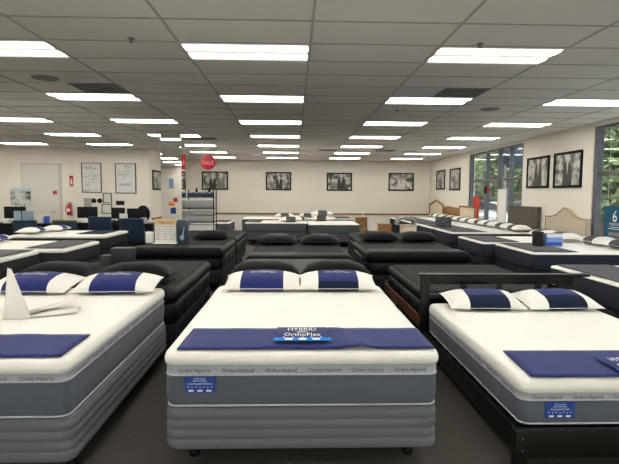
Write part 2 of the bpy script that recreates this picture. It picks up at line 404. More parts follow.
# ------------------------------------------------------------------ bed builder
def ring(W, L, ins, r, nseg=5, nedge=7):
    """rounded rectangle, x in +-W/2, y in 0..L"""
    a, b = W / 2 - ins, L / 2 - ins; r = max(.004, min(r - ins * .4, a * .9, b * .9)); pts = []
    for q, (sx, sy) in enumerate(((1, 1), (-1, 1), (-1, -1), (1, -1))):
        cx_, cy_ = sx * (a - r), sy * (b - r)
        for i in range(nseg + 1):
            t = (q + i / nseg) * PI / 2; pts.append((cx_ + r * math.cos(t), cy_ + r * math.sin(t)))
        nx, ny = ((-(a - r), b), (-a, -(b - r)), (a - r, -b), (a, b - r))[q]
        px, py = pts[-1]
        for i in range(1, nedge):
            s = i / nedge; pts.append((px + (nx - px) * s, py + (ny - py) * s))
    return [(x, y + L / 2) for x, y in pts]
def loft(mb, W, L, prof, r=.05, wob=0.0, seed=0, cap_mi=0, capd=.10):
    """prof = [(inset, z, material of the strip above)]"""
    base = len(mb.v); n = None
    for (ins, z, mi) in prof:
        pts = ring(W, L, ins, r); n = len(pts)
        for (x, y) in pts:
            w1 = wob * noise.noise(Vector((x * 3 + seed, y * 3, z * 9))) if wob else 0
            d = Vector((x, y - L / 2)); d.normalize()
            mb.v.append((x + d.x * w1, y + d.y * w1, z + w1 * .5))
    for i in range(len(prof) - 1):
        for k in range(n):
            mb.f.append((base + i * n + k, base + i * n + (k + 1) % n, base + (i + 1) * n + (k + 1) % n, base + (i + 1) * n + k)); mb.m.append(prof[i][2])
    # top: rings shrinking to the middle line, with soft swell
    ins0, z0, _ = prof[-1]; last = base + (len(prof) - 1) * n
    steps = 6; half = min(W, L) / 2
    for s in range(1, steps + 1):
        ins = ins0 + (half * .96 - ins0) * (s / steps)
        for (x, y) in ring(W, L, ins, r):
            w1 = wob * .6 * noise.noise(Vector((x * 4 + seed, y * 4, 5.5))) if wob else 0
            mb.v.append((x, y, z0 + capd * .06 * math.sin(min(1, s / 2) * PI / 2) + w1))
        cur = last + n
        for k in range(n):
            mb.f.append((last + k, last + (k + 1) % n, cur + (k + 1) % n, cur + k)); mb.m.append(cap_mi)
        last = cur
    mb.f.append(tuple(last + k for k in range(n))); mb.m.append(cap_mi)
    mb.f.append(tuple(base + k for k in range(n))[::-1]); mb.m.append(prof[0][2])
    return mb

def frame_and_legs(r, W, L, z1, nx=2):
    f = MB(); i = .10
    for x in (-W / 2 + i, W / 2 - i, 0): f.box(x - .018, x + .018, .1, L - .1, z1 - .04, z1)
    for y in (.14, L / 2, L - .14): f.box(-W / 2 + i, W / 2 - i, y - .018, y + .018, z1 - .04, z1)
    f.build('bed_frame', M['black_frame'], r)
    for x in (-W / 2 + i, W / 2 - i):
        for y in (.26, L - .26):
            MB().lathe([(.03, 0), (.034, .02), (.022, .035), (.018, z1 - .04)], (x, y, 0), 12).build('leg', M['black_frame'], r)
    MB().lathe([(.03, 0), (.034, .02), (.022, .035), (.018, z1 - .04)], (0, L / 2, 0), 12).build('leg', M['black_frame'], r)

def foundation(r, W, L, z0, z1, m, ribs=4):
    p = [(.03, z0, 0), (.008, z0 + .012, 0)]; h = (z1 - z0 - .03) / ribs
    for i in range(ribs):
        a = z0 + .015 + i * h
        p += [(.003, a + h * .10, 0), (-.001, a + h * .5, 0), (.003, a + h * .90, 0), (.0065, a + h, 0)]
    p += [(.004, z1 - .008, 0), (.012, z1 - .001, 0)]
    loft(MB(), W, L, p, r=.075, wob=.006, seed=W, capd=0).build('foundation', m, r, angle=80)

def lettering(parent, txt, size, W, L, z, sides, step=.243, off=.0015):
    """repeat a word around the band: foot face (F), left (L) or right (R) long side"""
    def word(fn): MB().text(txt, size, fn).build('band_lettering', M['band_text'], parent)
    if 'F' in sides:
        n = int(W / step); x0 = -step * (n - 1) / 2
        for i in range(n): cx_ = x0 + i * step; word(lambda x, y: (cx_ + x, -off, z + y))
    for s_, sg in (('L', -1), ('R', 1)):
        if s_ in sides:
            n = int((L - .1) / step)
            for i in range(n): cy_ = .18 + i * step; word(lambda x, y: (sg * (W / 2 + off), cy_ + sg * x, z + y))

def hybrid_bed(loc, W, L, z0, z1, dz, label, card, low=False):
    """white-topped bed with grey lettered band; z0..z1 mattress, dz = (side top, band top) above z0"""
    r = empty('bed', loc, 0, label, 'bed')
    a, b = z0 + dz[0], z0 + dz[1]
    prof = [(.045, z0, 0), (.02, z0 + .006, 0), (.012, z0 + .012, 0), (.006, z0 + .03, 0), (.0, z0 + .07, 0), (.0, a - .05, 0), (.003, a, 1),
            (.003, b, 2), (-.004, b + .006, 2), (-.006, b + .03, 2), (.0, z1 - .022, 2), (.008, z1 - .010, 2), (.018, z1 - .003, 2), (.034, z1, 2)]
    m = loft(MB(), W, L, prof, r=.06, wob=.007, seed=loc[0], cap_mi=2).build('mattress', [M['grey_side'], M['band'], M['white_knit']], r, angle=80)
    # piping along the bottom seam and the two band edges
    pp = MB()
    for (z, ins, rr) in ((z0 + .012, .008, .006), (a, .0, .0035), (b, .0, .0035)):
        pts = [(x, y, z) for x, y in ring(W, L, ins, .06)]; pp.tube(pts + [pts[0]], rr, 6)
    pp.build('piping', M['band'], m, angle=80)
    lettering(m, 'Ortho Hybrid', .032, W, L, (a + b) / 2 - .001, 'FLR', off=.004)
    cx_, cz, cw, ch, line = card
    cd = MB().box(cx_ - cw / 2, cx_ + cw / 2, -.009, -.0045, cz - ch / 2, cz + ch / 2).build('label_card', M['blue'], m)
    ct = MB(); F = lambda dx, dz_: (lambda x, y: (cx_ + dx + x, -.0098, cz + dz_ + y))
    ct.text(line, .0165, F(0, .006)); ct.text('Ortho Hybrid', .012, F(0, .035)); ct.text('with OrthoFlex', .013, F(0, .022))
    for sx in (-.05, 0, .05): ct.box(cx_ + sx - .014, cx_ + sx + .014, -.0098, -.0092, cz - ch / 2 + .006, cz - ch / 2 + .016)
    for sx in range(-3, 4): ct.lathe([(.0035, 0), (.0035, .0004)], (0, 0, 0), 5).xf(Matrix.Translation((cx_ + sx * .022, -.0094, cz - .016 + .003 * abs(sx % 2))) @ Matrix.Rotation(PI / 2, 4, 'X'), len(ct.v) - 10)
    ct.build('card_print', M['white'], cd)
    return r

bed_c = hybrid_bed((.052, 2.75, 0), 1.55, 2.04, .41, .735, (.19, .25), 'middle front bed, white top with grey lettered band on a ribbed grey foundation', (-.575, .55, .165, .092, 'Continental Medium'))
bed_l = hybrid_bed((-1.965, 2.62, 0), 1.53, 2.04, .41, .735, (.205, .25), 'left front bed, white top with navy runner and a folded white card on it', (-.575, .55, .165, .092, 'Continental Medium'))
bed_r = hybrid_bed((2.09, 2.80, 0), 1.52, 2.04, .265, .55, (.155, .20), 'right front bed, white top on a dark espresso platform with headboard', (-.53, .365, .17, .095, 'Continental Soft'))
for b_ in (bed_c, bed_l):
    foundation(b_, 1.56, 2.05, .155, .41, M['found']); frame_and_legs(b_, 1.53, 2.04, .155)

# espresso platform under the right bed
def platform(r, W, L):
    for sx in (-1, 1):
        x = sx * (W / 2 + .012)
        MB().box(x - .014, x + .014, .02, L + .05, .10, .25, .003).build('side_rail', M['dark_wood'], r)
        x = sx * (W / 2 + .005)
        MB().box(x - .035, x + .035, -.045, .02, 0, .255, .004).build('leg', M['dark_wood'], r)
    MB().box(-W / 2 - .02, W / 2 + .02, -.03, -.003, .085, .262, .003).build('foot_rail', M['dark_wood'], r)
    sl = MB()
    for i in range(10): y = .1 + i * .2; sl.box(-W / 2, W / 2, y - .04, y + .04, .235, .255)
    sl.build('slat', M['dark_wood'], r)
    bo = MB()
    for z in (.14, .21): bo.lathe([(.008, 0), (.008, .004)], (0, 0, 0), 10).xf(Matrix.Translation((-W / 2 - .002, -.0455, z)) @ Matrix.Rotation(PI / 2, 4, 'X'), len(bo.v) - 20)
    bo.build('bolt', M['chrome'], r)
    h = empty('headboard', (0, L + .07, 0)); h.parent = r
    for sx in (-1, 1):
        MB().box(sx * (W / 2 + .01) - .045, sx * (W / 2 + .01) + .045, 0, .05, 0, .80, .004).build('post', M['dark_wood'], h)
    MB().box(-W / 2 - .07, W / 2 + .13, -.02, .075, .80, .825, .005).build('top_cap', M['dark_wood'], h)
    MB().box(-W / 2, W / 2, .01, .04, .72, .80, .003).build('top_rail', M['dark_wood'], h)
    MB().box(-W / 2, W / 2, .01, .04, .575, .62, .003).build('middle_rail', M['dark_wood'], h)
    MB().box(-W / 2, W / 2, .01, .04, .27, .50, .003).build('lower_panel', M['dark_wood'], h)
    for x in (-.38, -.02, .38): MB().box(x - .03, x + .03, .012, .038, .62, .72, .003).build('baluster', M['dark_wood'], h)
platform(bed_r, 1.52, 2.04)

# ------------------------------------------------------------------ generic showroom beds
def quilted_bed(loc, W, L, rz, label, ztop=.71, zf=.36, z0=.13, top='blk_top', group=None):
    """black pillow-top bed: tufted sides with a groove under the pillow top"""
    r = empty('bed', loc, rz, label, 'bed', group)
    t = ztop
    prof = [(.03, zf, 0), (.006, zf + .015, 0), (-.004, zf + .08, 0), (0, t - .17, 0), (.012, t - .155, 0), (.03, t - .145, 0), (.012, t - .135, 0),
            (-.004, t - .11, 0), (-.006, t - .07, 0), (.006, t - .035, 0), (.03, t - .012, 1), (.06, t - .002, 1), (.10, t, 1)]
    tf = loft(MB(), W, L, prof, r=.09, wob=.010, seed=loc[0] + loc[1], cap_mi=1)
    # stitched vertical tufts round the border
    pts = ring(W, L, -.006, .09, 5, 7)
    for i in range(0, len(pts), 2):
        x, y = pts[i]; tf.tube([(x, y, zf + .03), (x, y, t - .18)], .004, 5)
    m = tf.build('mattress', [M['blk_fab'], M[top]], r, angle=80)
    foundation(r, W, L, z0, zf, M['chr_found'], 2)
    frame_and_legs(r, W, L, z0)
    return r
q1 = dict(W=1.53, L=2.03)
quilted_bed((.07, 6.98, 0), 1.53, 2.03, PI, 'dark quilted bed directly behind the middle front bed, two black pillows at its near end', top='blk_top2')
quilted_bed((.08, 7.16, 0), 1.53, 2.03, 0, 'black bed further back in the middle row with two lettered black pillows')
quilted_bed((-1.90, 6.76, 0), 1.55, 2.03, PI, 'charcoal quilted bed behind the left front bed, patterned carton on its far end', top='blk_top')
quilted_bed((-1.93, 8.12, 0), 1.50, 2.03, 0, 'black bed on the left with the printed offer sign standing on it')
quilted_bed((-1.93, 12.28, 0), 1.50, 2.03, PI, 'black bed just in front of the shelving rack and mirrored column')
quilted_bed((1.95, 7.68, 0), 1.60, 2.03, 0, 'black bed right of the aisle with two plain black pillows')
quilted_bed((2.06, 11.85, 0), 1.55, 2.03, PI, 'farthest black bed right of the aisle, beside the back beds')
# low bed in a cherry frame behind the espresso headboard
b2 = quilted_bed((2.12, 7.08, 0), 1.55, 1.98, PI, 'low charcoal quilted bed in a cherry wood frame behind the espresso headboard', ztop=.62, zf=.30, z0=.17)
for x, nm in ((.80, 'side_rail'), (-.80, 'side_rail')): MB().box(x - .012, x + .012, -.02, 2.0, .23, .35, .003).build(nm, M['red_wood'], b2)
MB().box(-.80, .80, -.035, -.012, .20, .38, .003).build('foot_rail', M['red_wood'], b2)

def plain_bed(loc, W, L, rz, label, side='chr_side', found='chr_found', ztop=.70, white=.06, group=None, topm='white_knit', zf=.40, z0=.15):
    r = empty('bed', loc, rz, label, 'bed', group)
    a = ztop - white
    prof = [(.03, zf, 0), (.006, zf + .012, 0), (0, zf + .05, 0), (0, a - .01, 0), (.008, a, 1), (-.002, a + .012, 1), (.0, ztop - .02, 1), (.012, ztop - .006, 1), (.05, ztop, 1)]
    m = loft(MB(), W, L, prof, r=.07, wob=.006, seed=loc[0] * 2 + loc[1], cap_mi=1).build('mattress', [M[side], M[topm]], r, angle=80)
    pts = [(x, y, a) for x, y in ring(W, L, .0, .07)]; MB().tube(pts + [pts[0]], .005, 6).build('piping', M[side], m, angle=80)
    foundation(r, W, L, z0, zf, M[found], 3); frame_and_legs(r, W, L, z0)
    return r
# left side: feet towards the aisle
LL = [((-4.02, 7.27, 0), 1.50, 'white-topped bed at the far left edge, charcoal mat on its foot, nearest of its row'),
      ((-3.68, 8.85, 0), 1.50, 'white-topped bed second in the left row, charcoal mat nearly covering its foot'),
      ((-4.00, 11.47, 0), 1.55, 'wide white-topped bed before the office desks with a small navy mat')]
for l_, W_, lb in LL: plain_bed(l_, W_, 2.03, PI / 2, lb)
# right side: heads against the window wall
RR = [(3.36, 5.66, 1.56, 'white-topped slate-sided bed right behind the espresso headboard bed, nearest in the right row'),
      (3.80, 8.56, 1.56, 'white-topped bed with the dark carton and clear blue box on it'),
      (3.62, 10.20, 1.50, 'white-topped bed in front of the arched beige headboard'),
      (3.80, 12.66, 1.50, 'bed in front of the square tufted taupe headboard'),
      (3.80, 14.24, 1.50, 'bed with a small dark printed box standing on its foot'),
      (3.80, 15.82, 1.50, 'bed before the far windows, third from the back corner'),
      (3.80, 17.40, 1.50, 'bed in front of the square cream headboard'),
      (3.80, 19.00, 1.50, 'bed in front of the plain oak headboard')]
for x, y, W_, lb in RR: plain_bed((x, y, 0), W_, 2.03, -PI / 2, lb, side='navy_side', white=.035, group=None)
# back rows
plain_bed((-1.54, 16.40, 0), 1.60, 1.97, -PI / 2, 'slate-sided white bed in the back row, left one of the front pair', side='slate_found', found='slate_found', white=.03)
plain_bed((1.22, 15.0, 0), 1.54, 2.03, 0, 'slate-sided white bed in the back row, right one of the front pair', side='slate_found', found='slate_found', white=.03)
plain_bed((-1.9, 19.0, 0), 1.55, 2.03, -PI / 2, 'white bed by the back wall rail, left one of the rear pair', side='slate_found', found='slate_found', white=.03)
plain_bed((2.18, 19.0, 0), 1.55, 2.03, PI / 2, 'white bed by the back wall rail with a dark mat at its right end', side='slate_found', found='slate_found', white=.03)
plain_bed((-2.0, 16.2, 0), 1.50, 2.03, PI / 2, 'grey-sided bed half hidden behind the shelving rack', side='slate_found', found='slate_found', white=.03)

# ------------------------------------------------------------------ cloths on the beds
def cloth(name, quad, z, m, label, cat, seed=0, wave=.004, nx=28, ny=10, thick=.005, group=None, drape=None, lift=None):
    """thin cloth between four corners (near-left, near-right, far-right, far-left), lying at z"""
    a, b, c, d_ = [Vector(p) for p in quad]; mb = MB(); vs = []
    cen = (a + b + c + d_) / 4
    for j in range(ny + 1):
        for i in range(nx + 1):
            s, t = i / nx, j / ny
            p = (a * (1 - s) + b * s) * (1 - t) + (d_ * (1 - s) + c * s) * t
            zz = z + abs(wave * noise.noise(Vector((p.x * 4 + seed, p.y * 4, seed)))) * 1.5
            if lift: zz += lift(s, t)
            q = Vector((p.x, p.y, zz))
            if drape: q = drape(q)
            vs.append((q.x - cen.x, q.y - cen.y, q.z - z))
    fs = [(j * (nx + 1) + i, j * (nx + 1) + i + 1, (j + 1) * (nx + 1) + i + 1, (j + 1) * (nx + 1) + i) for j in range(ny) for i in range(nx)]
    mb.add(vs, fs); o = mb.build(name, m, loc=(cen.x, cen.y, z), solid=thick, angle=80); tag(o, label, cat, group); return o
ZT = .735 + .006
fold = lambda s, t: (.016 * math.exp(-((s - .72 + .1 * t) / .035) ** 2) * (1 - .6 * t)) + .006 * math.exp(-((s - .66) / .05) ** 2) * (1 - t)
cloth('bed_runner', [(-.655, 2.765), (.805, 2.765), (.80, 3.185), (-.645, 3.185)], ZT + .005, M['navy'], 'navy runner across the foot of the middle front bed, small lettered tag on it', 'bed runner', 1, lift=fold)
cloth('bed_runner', [(-2.68, 2.645), (-1.24, 2.645), (-1.25, 3.06), (-2.68, 3.06)], ZT + .005, M['navy'], 'navy runner across the foot of the left front bed', 'bed runner', 2)
cloth('bed_runner', [(1.385, 2.80), (2.80, 2.80), (2.80, 3.28), (1.42, 3.28)], .562, M['navy'], 'navy runner across the foot of the right front bed', 'bed runner', 3)

def lettered_tag(loc, rz, label, w_=.31, h_=.29):
    r = empty('lettered_tag', loc, rz, label, 'tag')
    MB().box(-w_ / 2, w_ / 2, -h_ / 2, h_ / 2, 0, .006, .002).build('tag_cloth', mat('tag_navy', (.022, .034, .12), .6), r)
    s = MB().box(-w_ / 2 - .012, w_ / 2 + .012, -h_ / 2 - .012, -h_ / 2 + .05, .0065, .010).build('blue_strip', M['blue_light'], r)
    p = MB(); T = lambda y0: (lambda x, y: (x, y0 + y * 1.8, .0075))
    p.text('HYBRID', .052, T(.095)); p.text('with', .035, T(.038)); p.text('OrthoFlex', .052, T(-.022))
    p.build('tag_lettering', M['white'], r)
    p2 = MB()
    for x in (-.08, 0, .08): p2.box(x - .022, x + .022, -h_ / 2 + .0, -h_ / 2 + .035, .0102, .011)
    for i in range(-2, 3): p2.lathe([(.007, 0), (.007, .001)], (i * .055, -h_ / 2 + .062, .0075), 5)
    p2.build('strip_print', M['white'], s)
    return r
lettered_tag((.052, 2.985, ZT + .024), 0, 'small navy tag with white lettering and blue strip on the middle runner')
lettered_tag((2.085, 2.935, .580), 0, 'small navy lettered tag on the right runner, cut off by the edge of the frame', .31, .28)

# folded white card on the left bed
def tent():
    r = empty('folded_card', (-1.9, 3.5, ZT + .006), 0, 'folded white paper card standing like a tent on the left front bed', 'card')
    T = .004
    p = MB(); p.add([(-.085, -.08, 0), (.085, -.04, 0), (-.06, .0, .34), (-.075, -.01, .34)], [(0, 1, 2, 3)]); p.build('front_leaf', M['paper'], r, solid=T)
    p = MB(); p.add([(-.085, -.07, 0), (-.07, .22, 0), (-.065, .02, .32), (-.078, -.01, .35)], [(0, 1, 2, 3)]); p.build('side_leaf', M['paper'], r, solid=T)
    p = MB(); p.add([(.07, -.04, .006), (.34, .10, .010), (.28, .30, .008), (.0, .16, .006)], [(0, 1, 2, 3)]); p.build('lower_leaf', M['paper'], r, solid=T)
    p = MB(); p.add([(.05, .02, .02), (.26, .36, .05), (.13, .42, .03), (-.03, .12, .012)], [(0, 1, 2, 3)]); p.build('lower_leaf', M['paper'], r, solid=T)
tent()

# mats on the side rows
def footmat(x0, x1, y0, y1, z, label, m='mat_grey', sk=0):
    return cloth('foot_mat', [(x0, y0), (x1, y0), (x1 + sk, y1), (x0 + sk, y1)], z + .013, M[m], label, 'foot mat', x0, wave=.003, nx=10, ny=8)
footmat(-4.85, -4.08, 6.59, 7.95, .70, 'charcoal mat on the foot of the nearest bed in the left row')
footmat(-4.35, -3.74, 8.17, 9.53, .70, 'charcoal mat on the foot of the second bed in the left row')
footmat(-4.75, -4.15, 11.0, 12.0, .70, 'small navy mat on the foot of the bed before the desks', 'navy_low')
for i, (x, y, W_, lb) in enumerate(RR):
    nm = ['nearest bed in the right row', 'right-hand bed that carries two small boxes', 'bed before the arched beige headboard', 'bed before the square tufted headboard',
          'bed with the small printed box', 'bed before the far windows', 'bed before the cream headboard', 'bed before the oak headboard'][i]
    footmat(x + .06, x + (.75 if i < 3 else .9), y - W_ / 2 + .06, y + W_ / 2 - .06, .70, 'charcoal mat on the foot of the ' + nm)
footmat(-1.48, -1.05, 15.7, 17.1, .70, 'dark mat on the left end of the slate-sided back bed')
footmat(1.55, 2.12, 18.3, 19.7, .70, 'dark mat on the right end of the bed by the back wall rail')
footmat(-2.6, -2.06, 15.6, 16.8, .70, 'dark mat on the bed half hidden behind the shelving rack')

# black covers wrapped over the feet of the black beds
def foot_cover(bx, by, W, depth, ztop, label, drop=.16):
    r_ = .08; prof = []
    a = W / 2 + .012; zt = ztop + .014
    prof += [(-a, zt - drop), (-a, zt - r_)]
    for i in range(1, 6): t = i / 5 * PI / 2; prof.append((-a + r_ * (1 - math.cos(t)), zt - r_ + r_ * math.sin(t)))
    for i in range(1, 12): prof.append((-a + r_ + (2 * a - 2 * r_) * i / 12, zt))
    for i in range(0, 6): t = i / 5 * PI / 2; prof.append((a - r_ * (1 - math.sin(t)), zt - r_ + r_ * math.cos(t)))
    prof += [(a, zt - drop)]
    n = len(prof); vs = []; ys = [(-.016, 0), (-.016, .0), (.06, 0), (.2, 0), (depth - .02, 0), (depth, .004)]
    ny = 8
    # foot drop + rounded front edge + top
    rows = [(-.014, -drop, 1), (-.014, -r_, 1)] + [(-.014 + r_ * (1 - math.cos(t)), -r_ + r_ * math.sin(t), 1) for t in [i / 4 * PI / 2 for i in range(1, 5)]] + [(r_ + (depth - r_) * i / ny, 0, 0) for i in range(1, ny + 1)]
    for (y, dz, fr_) in rows:
        for (x, z) in prof:
            inx = abs(x) / a
            zz = min(z, zt + dz) if fr_ else z
            if fr_ and abs(x) > a - r_: 
                k_ = (abs(x) - (a - r_)) / r_; y2 = y + .03 * k_ * k_
            else: y2 = y
            wv = .005 * noise.noise(Vector((x * 5 + bx, y * 5 + by, z * 5)))
            vs.append((x, y2, zz + wv))
    fs = [(j * n + i, j * n + i + 1, (j + 1) * n + i + 1, (j + 1) * n + i) for j in range(len(rows) - 1) for i in range(n - 1)]
    o = MB().add(vs, fs).build('foot_cover', M['blk_cover'], loc=(bx, by, 0), solid=.006, angle=80)
    tag(o, label, 'foot cover'); return o
foot_cover(.08, 7.16, 1.53, .42, .71, 'black cover over the foot of the black bed in the middle row')
foot_cover(-1.93, 8.12, 1.50, .42, .71, 'black cover over the foot of the left black bed below the offer sign')
foot_cover(1.95, 7.68, 1.60, .42, .71, 'black cover over the foot of the black bed right of the aisle')

# ------------------------------------------------------------------ pillows
def pil_h(u, v, T):
    return T / 2 * (max(0, 1 - abs(u) ** 3.2) ** .62) * (max(0, 1 - abs(v) ** 2.6) ** .55)
def make_pillow(W=.70, D=.44, T=.17, band=None, cols=('pillow_white', 'navy', 'navy_low'), text=None, low=-.8, seed=0):
    """band = (u0,u1) wrapped band; u along the width"""
    us = [-1, -.97, -.92, -.84, -.72, -.6, -.45, -.3, -.15, 0, .15, .3, .45, .6, .72, .84, .92, .97, 1]
    if band: us = sorted(set([u for u in us if all(abs(u - b) > .04 for b in band)] + list(band)))
    vs_ = [-1, -.96, -.9, -.8, -.66, -.5, -.33, -.16, 0, .16, .33, .5, .66, .8, .9, .96, 1]
    mb = MB(); n = len(vs_); idx = {}
    for side in (1, -1):
        for i, u in enumerate(us):
            for j, v in enumerate(vs_):
                h = pil_h(u, v, T) * side
                cor = 1 - .05 * (1 - abs(u) ** 4) * abs(v) ** 2 * (1 if abs(v) > .5 else .5)
                px = u * W / 2 * (1 - .04 * (1 - v * v) * 0); py = v * D / 2 * cor
                px *= 1 - .05 * (1 - abs(v) ** 3) * (1 if abs(u) > .9 else .3)
                h2 = h * (1 + .10 * noise.noise(Vector((u * 2 + seed, v * 2, seed))))
                z = h2 if side > 0 else h2 * .55
                idx[side, i, j] = len(mb.v); mb.v.append((px, py, z + T * .275))
    for side in (1, -1):
        for i in range(len(us) - 1):
            um = (us[i] + us[i + 1]) / 2
            for j in range(n - 1):
                mi = 0
                if band and band[0] < um < band[1]:
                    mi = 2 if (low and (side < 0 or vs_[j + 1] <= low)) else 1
                f = (idx[side, i, j], idx[side, i + 1, j], idx[side, i + 1, j + 1], idx[side, i, j + 1])
                mb.f.append(f if side > 0 else f[::-1]); mb.m.append(mi)
    # weld rim
    r = empty('pillow')
    o = mb.build('cushion', [M[c] for c in cols], r, angle=80)
    bm = bmesh.new(); bm.from_mesh(o.data); bmesh.ops.remove_doubles(bm, verts=bm.verts, dist=.0005); bm.to_mesh(o.data); bm.free()
    # stitched seam piping
    pts = []
    for (u, v) in [(u, -1) for u in us] + [(1, v) for v in vs_[1:]] + [(u, 1) for u in us[::-1][1:]] + [(-1, v) for v in vs_[::-1][1:-1]]:
        cor = 1 - .05 * (1 - abs(u) ** 4) * abs(v) ** 2 * (1 if abs(v) > .5 else .5)
        pts.append((u * W / 2 * (1 - .05 * (1 - abs(v) ** 3) * (1 if abs(u) > .9 else .3)), v * D / 2 * cor, T * .275))
    MB().tube(pts + [pts[0]], .003, 5).build('seam', M[cols[0]], r, angle=80)
    if text:
        t = MB(); y0 = .10
        for (s_, sz, yy) in text:
            def fn(x, y, yy=yy):
                X, Y = x, yy + y
                u, v = X / (W / 2), Y / (D / 2); return (X, Y, pil_h(u, v, T) * 1.06 + T * .275 + .004)
            t.text(s_, sz, fn)
        t.build('pillow_lettering', M['white'], r)
    return remember(r)
def put(o, x, y, z, rz, label, group=None, tilt=0, cat='pillow'):
    o.location = (x, y, z + .010); o.rotation_euler = (tilt, 0, rz); tag(o, label, cat, group); return o
TX = [('with', .028, .035), ('OrthoFlex', .055, -.015)]
navy_p = make_pillow(W=.70, T=.185, band=(-.55, .55), low=False, text=TX)
navy_q = make_pillow(W=.71, T=.185, band=(-.52, .50), low=-.8, text=TX, seed=2)
navy_r = make_pillow(W=.70, T=.185, band=(-.50, .55), low=-.33, seed=4)
PN = [navy_q, copy_tree(navy_p), copy_tree(navy_p), navy_r, copy_tree(navy_r)]
put(navy_p, -.285, 4.60, ZT, R(0), 'white pillow with navy band on the middle front bed, left one of the pair', 'navy banded pillows on the front beds', R(7))
for (x, y, z, rz, lb) in ((.405, 4.60, ZT, R(-1), 'white pillow with navy band on the middle front bed, right one of the pair'),
                          (-1.56, 4.47, ZT, R(3), 'white pillow with navy band on the left front bed, right one of the pair'),
                          (-2.28, 4.47, ZT, R(-2), 'white pillow with navy band on the left front bed, behind the folded card'),
                          (1.785, 4.63, .556, R(-2), 'white pillow with navy band on the right front bed, left one of the pair'),
                          (2.49, 4.63, .556, R(2), 'white pillow with navy band on the right front bed, right one of the pair')):
    put(PN.pop(0), x, y, z, rz, lb, 'navy banded pillows on the front beds', R(7))
blk_p = make_pillow(.72, .48, .24, cols=('blk_pillow',), seed=3)
put(blk_p, -.30, 5.22, .72, R(2), 'plain black pillow behind the left banded pillow of the middle bed', 'plain black pillows', R(-4))
for (x, y, z, rz, lb) in ((.44, 5.22, .72, R(-3), 'plain black pillow behind the right banded pillow of the middle bed'),
                          (-1.58, 5.08, .72, R(4), 'plain black pillow behind the banded pillow nearest the aisle on the left bed'),
                          (-2.34, 5.12, .72, R(-5), 'plain black pillow behind the folded card on the left'),
                          (1.60, 9.38, .72, R(2), 'plain black pillow on the black bed right of the aisle, left one of two'),
                          (2.34, 9.38, .72, R(-2), 'plain black pillow on the black bed right of the aisle, right one of two')):
    put(copy_tree(blk_p), x, y, z, rz, lb, 'plain black pillows', R(4) if y > 9 else R(-4))
logo_p = make_pillow(.72, .50, .20, cols=('blk_pillow',), seed=5, text=[('OrthoFlex', .075, .04)])
put(logo_p, -.30, 8.9, .72, R(2), 'black lettered pillow in the middle row, left one of two', 'black lettered pillows', R(6))
for (x, y, z, rz, lb) in ((.46, 8.9, .72, R(-2), 'black lettered pillow in the middle row, right one of two'),
                          (-1.60, 9.80, .72, R(0), 'black lettered pillow on the left black bed beside the offer sign')):
    put(copy_tree(logo_p), x, y, z, rz, lb, 'black lettered pillows', R(6))
# white and navy pillows on the left row (heads away from the aisle)
nv2 = make_pillow(.68, .42, .17, band=(-.25, .45), low=False, seed=8)
first = True
for (x, y, rz, lb) in ((-5.72, 11.12, PI / 2, 'white and navy pillow on the bed before the desks, nearer one'), (-5.55, 11.82, PI / 2, 'white and navy pillow on the bed before the desks, farther one'),
                       (-5.42, 9.12, PI / 2, 'white and navy pillow on the second bed of the left row')):
    put(nv2 if first else copy_tree(nv2), x, y, .71, rz, lb, 'white and navy pillows on the left row'); first = False
# grey-banded pillows along the window wall
M['grey_band'] = mat('grey_band_cloth', (.085, .078, .082), .8)
gb = make_pillow(.73, .46, .21, band=(-.42, .42), cols=('pillow_white', 'grey_band', 'grey_band'), low=False, seed=11); first = True
names = ['nearest bed of the right row', 'bed with the two boxes', 'bed before the arched beige headboard', 'bed before the tufted headboard', 'bed with the small printed box',
         'bed before the far windows', 'bed before the cream headboard', 'bed before the oak headboard']
for i, (x, y, W_, _) in enumerate(RR):
    for s in (-1, 1):
        put(gb if first else copy_tree(gb), x + 1.78, y + s * .38, .71, -PI / 2 + R(random.uniform(-4, 4)),
            'grey-banded white pillow on the %s, %s one' % (names[i], 'nearer' if s < 0 else 'farther'), 'grey banded pillows along the window wall'); first = False
# heap of pillows on the back beds
for i, (x, y, z, rz, lb) in enumerate(((-.12, 16.0, .71, .1, 'grey-banded pillow on the left back bed, leftmost of the heap'), (.10, 16.80, .71, 1.3, 'grey-banded pillow on the left back bed behind the heap'),
                        (.92, 16.6, .71, -.1, 'grey-banded pillow on the right back bed, lower one'), (.92, 16.66, .88, .1, 'grey-banded pillow topmost of the stack on the right back bed'),
                        (-.36, 18.8, .71, .1, 'grey-banded pillow on the rear bed by the wall, left one'), (.52, 18.9, .71, -.1, 'grey-banded pillow on the rear bed by the wall, right one'))):
    put(copy_tree(gb), x, y, z, rz, lb, 'grey banded pillows on the back beds')

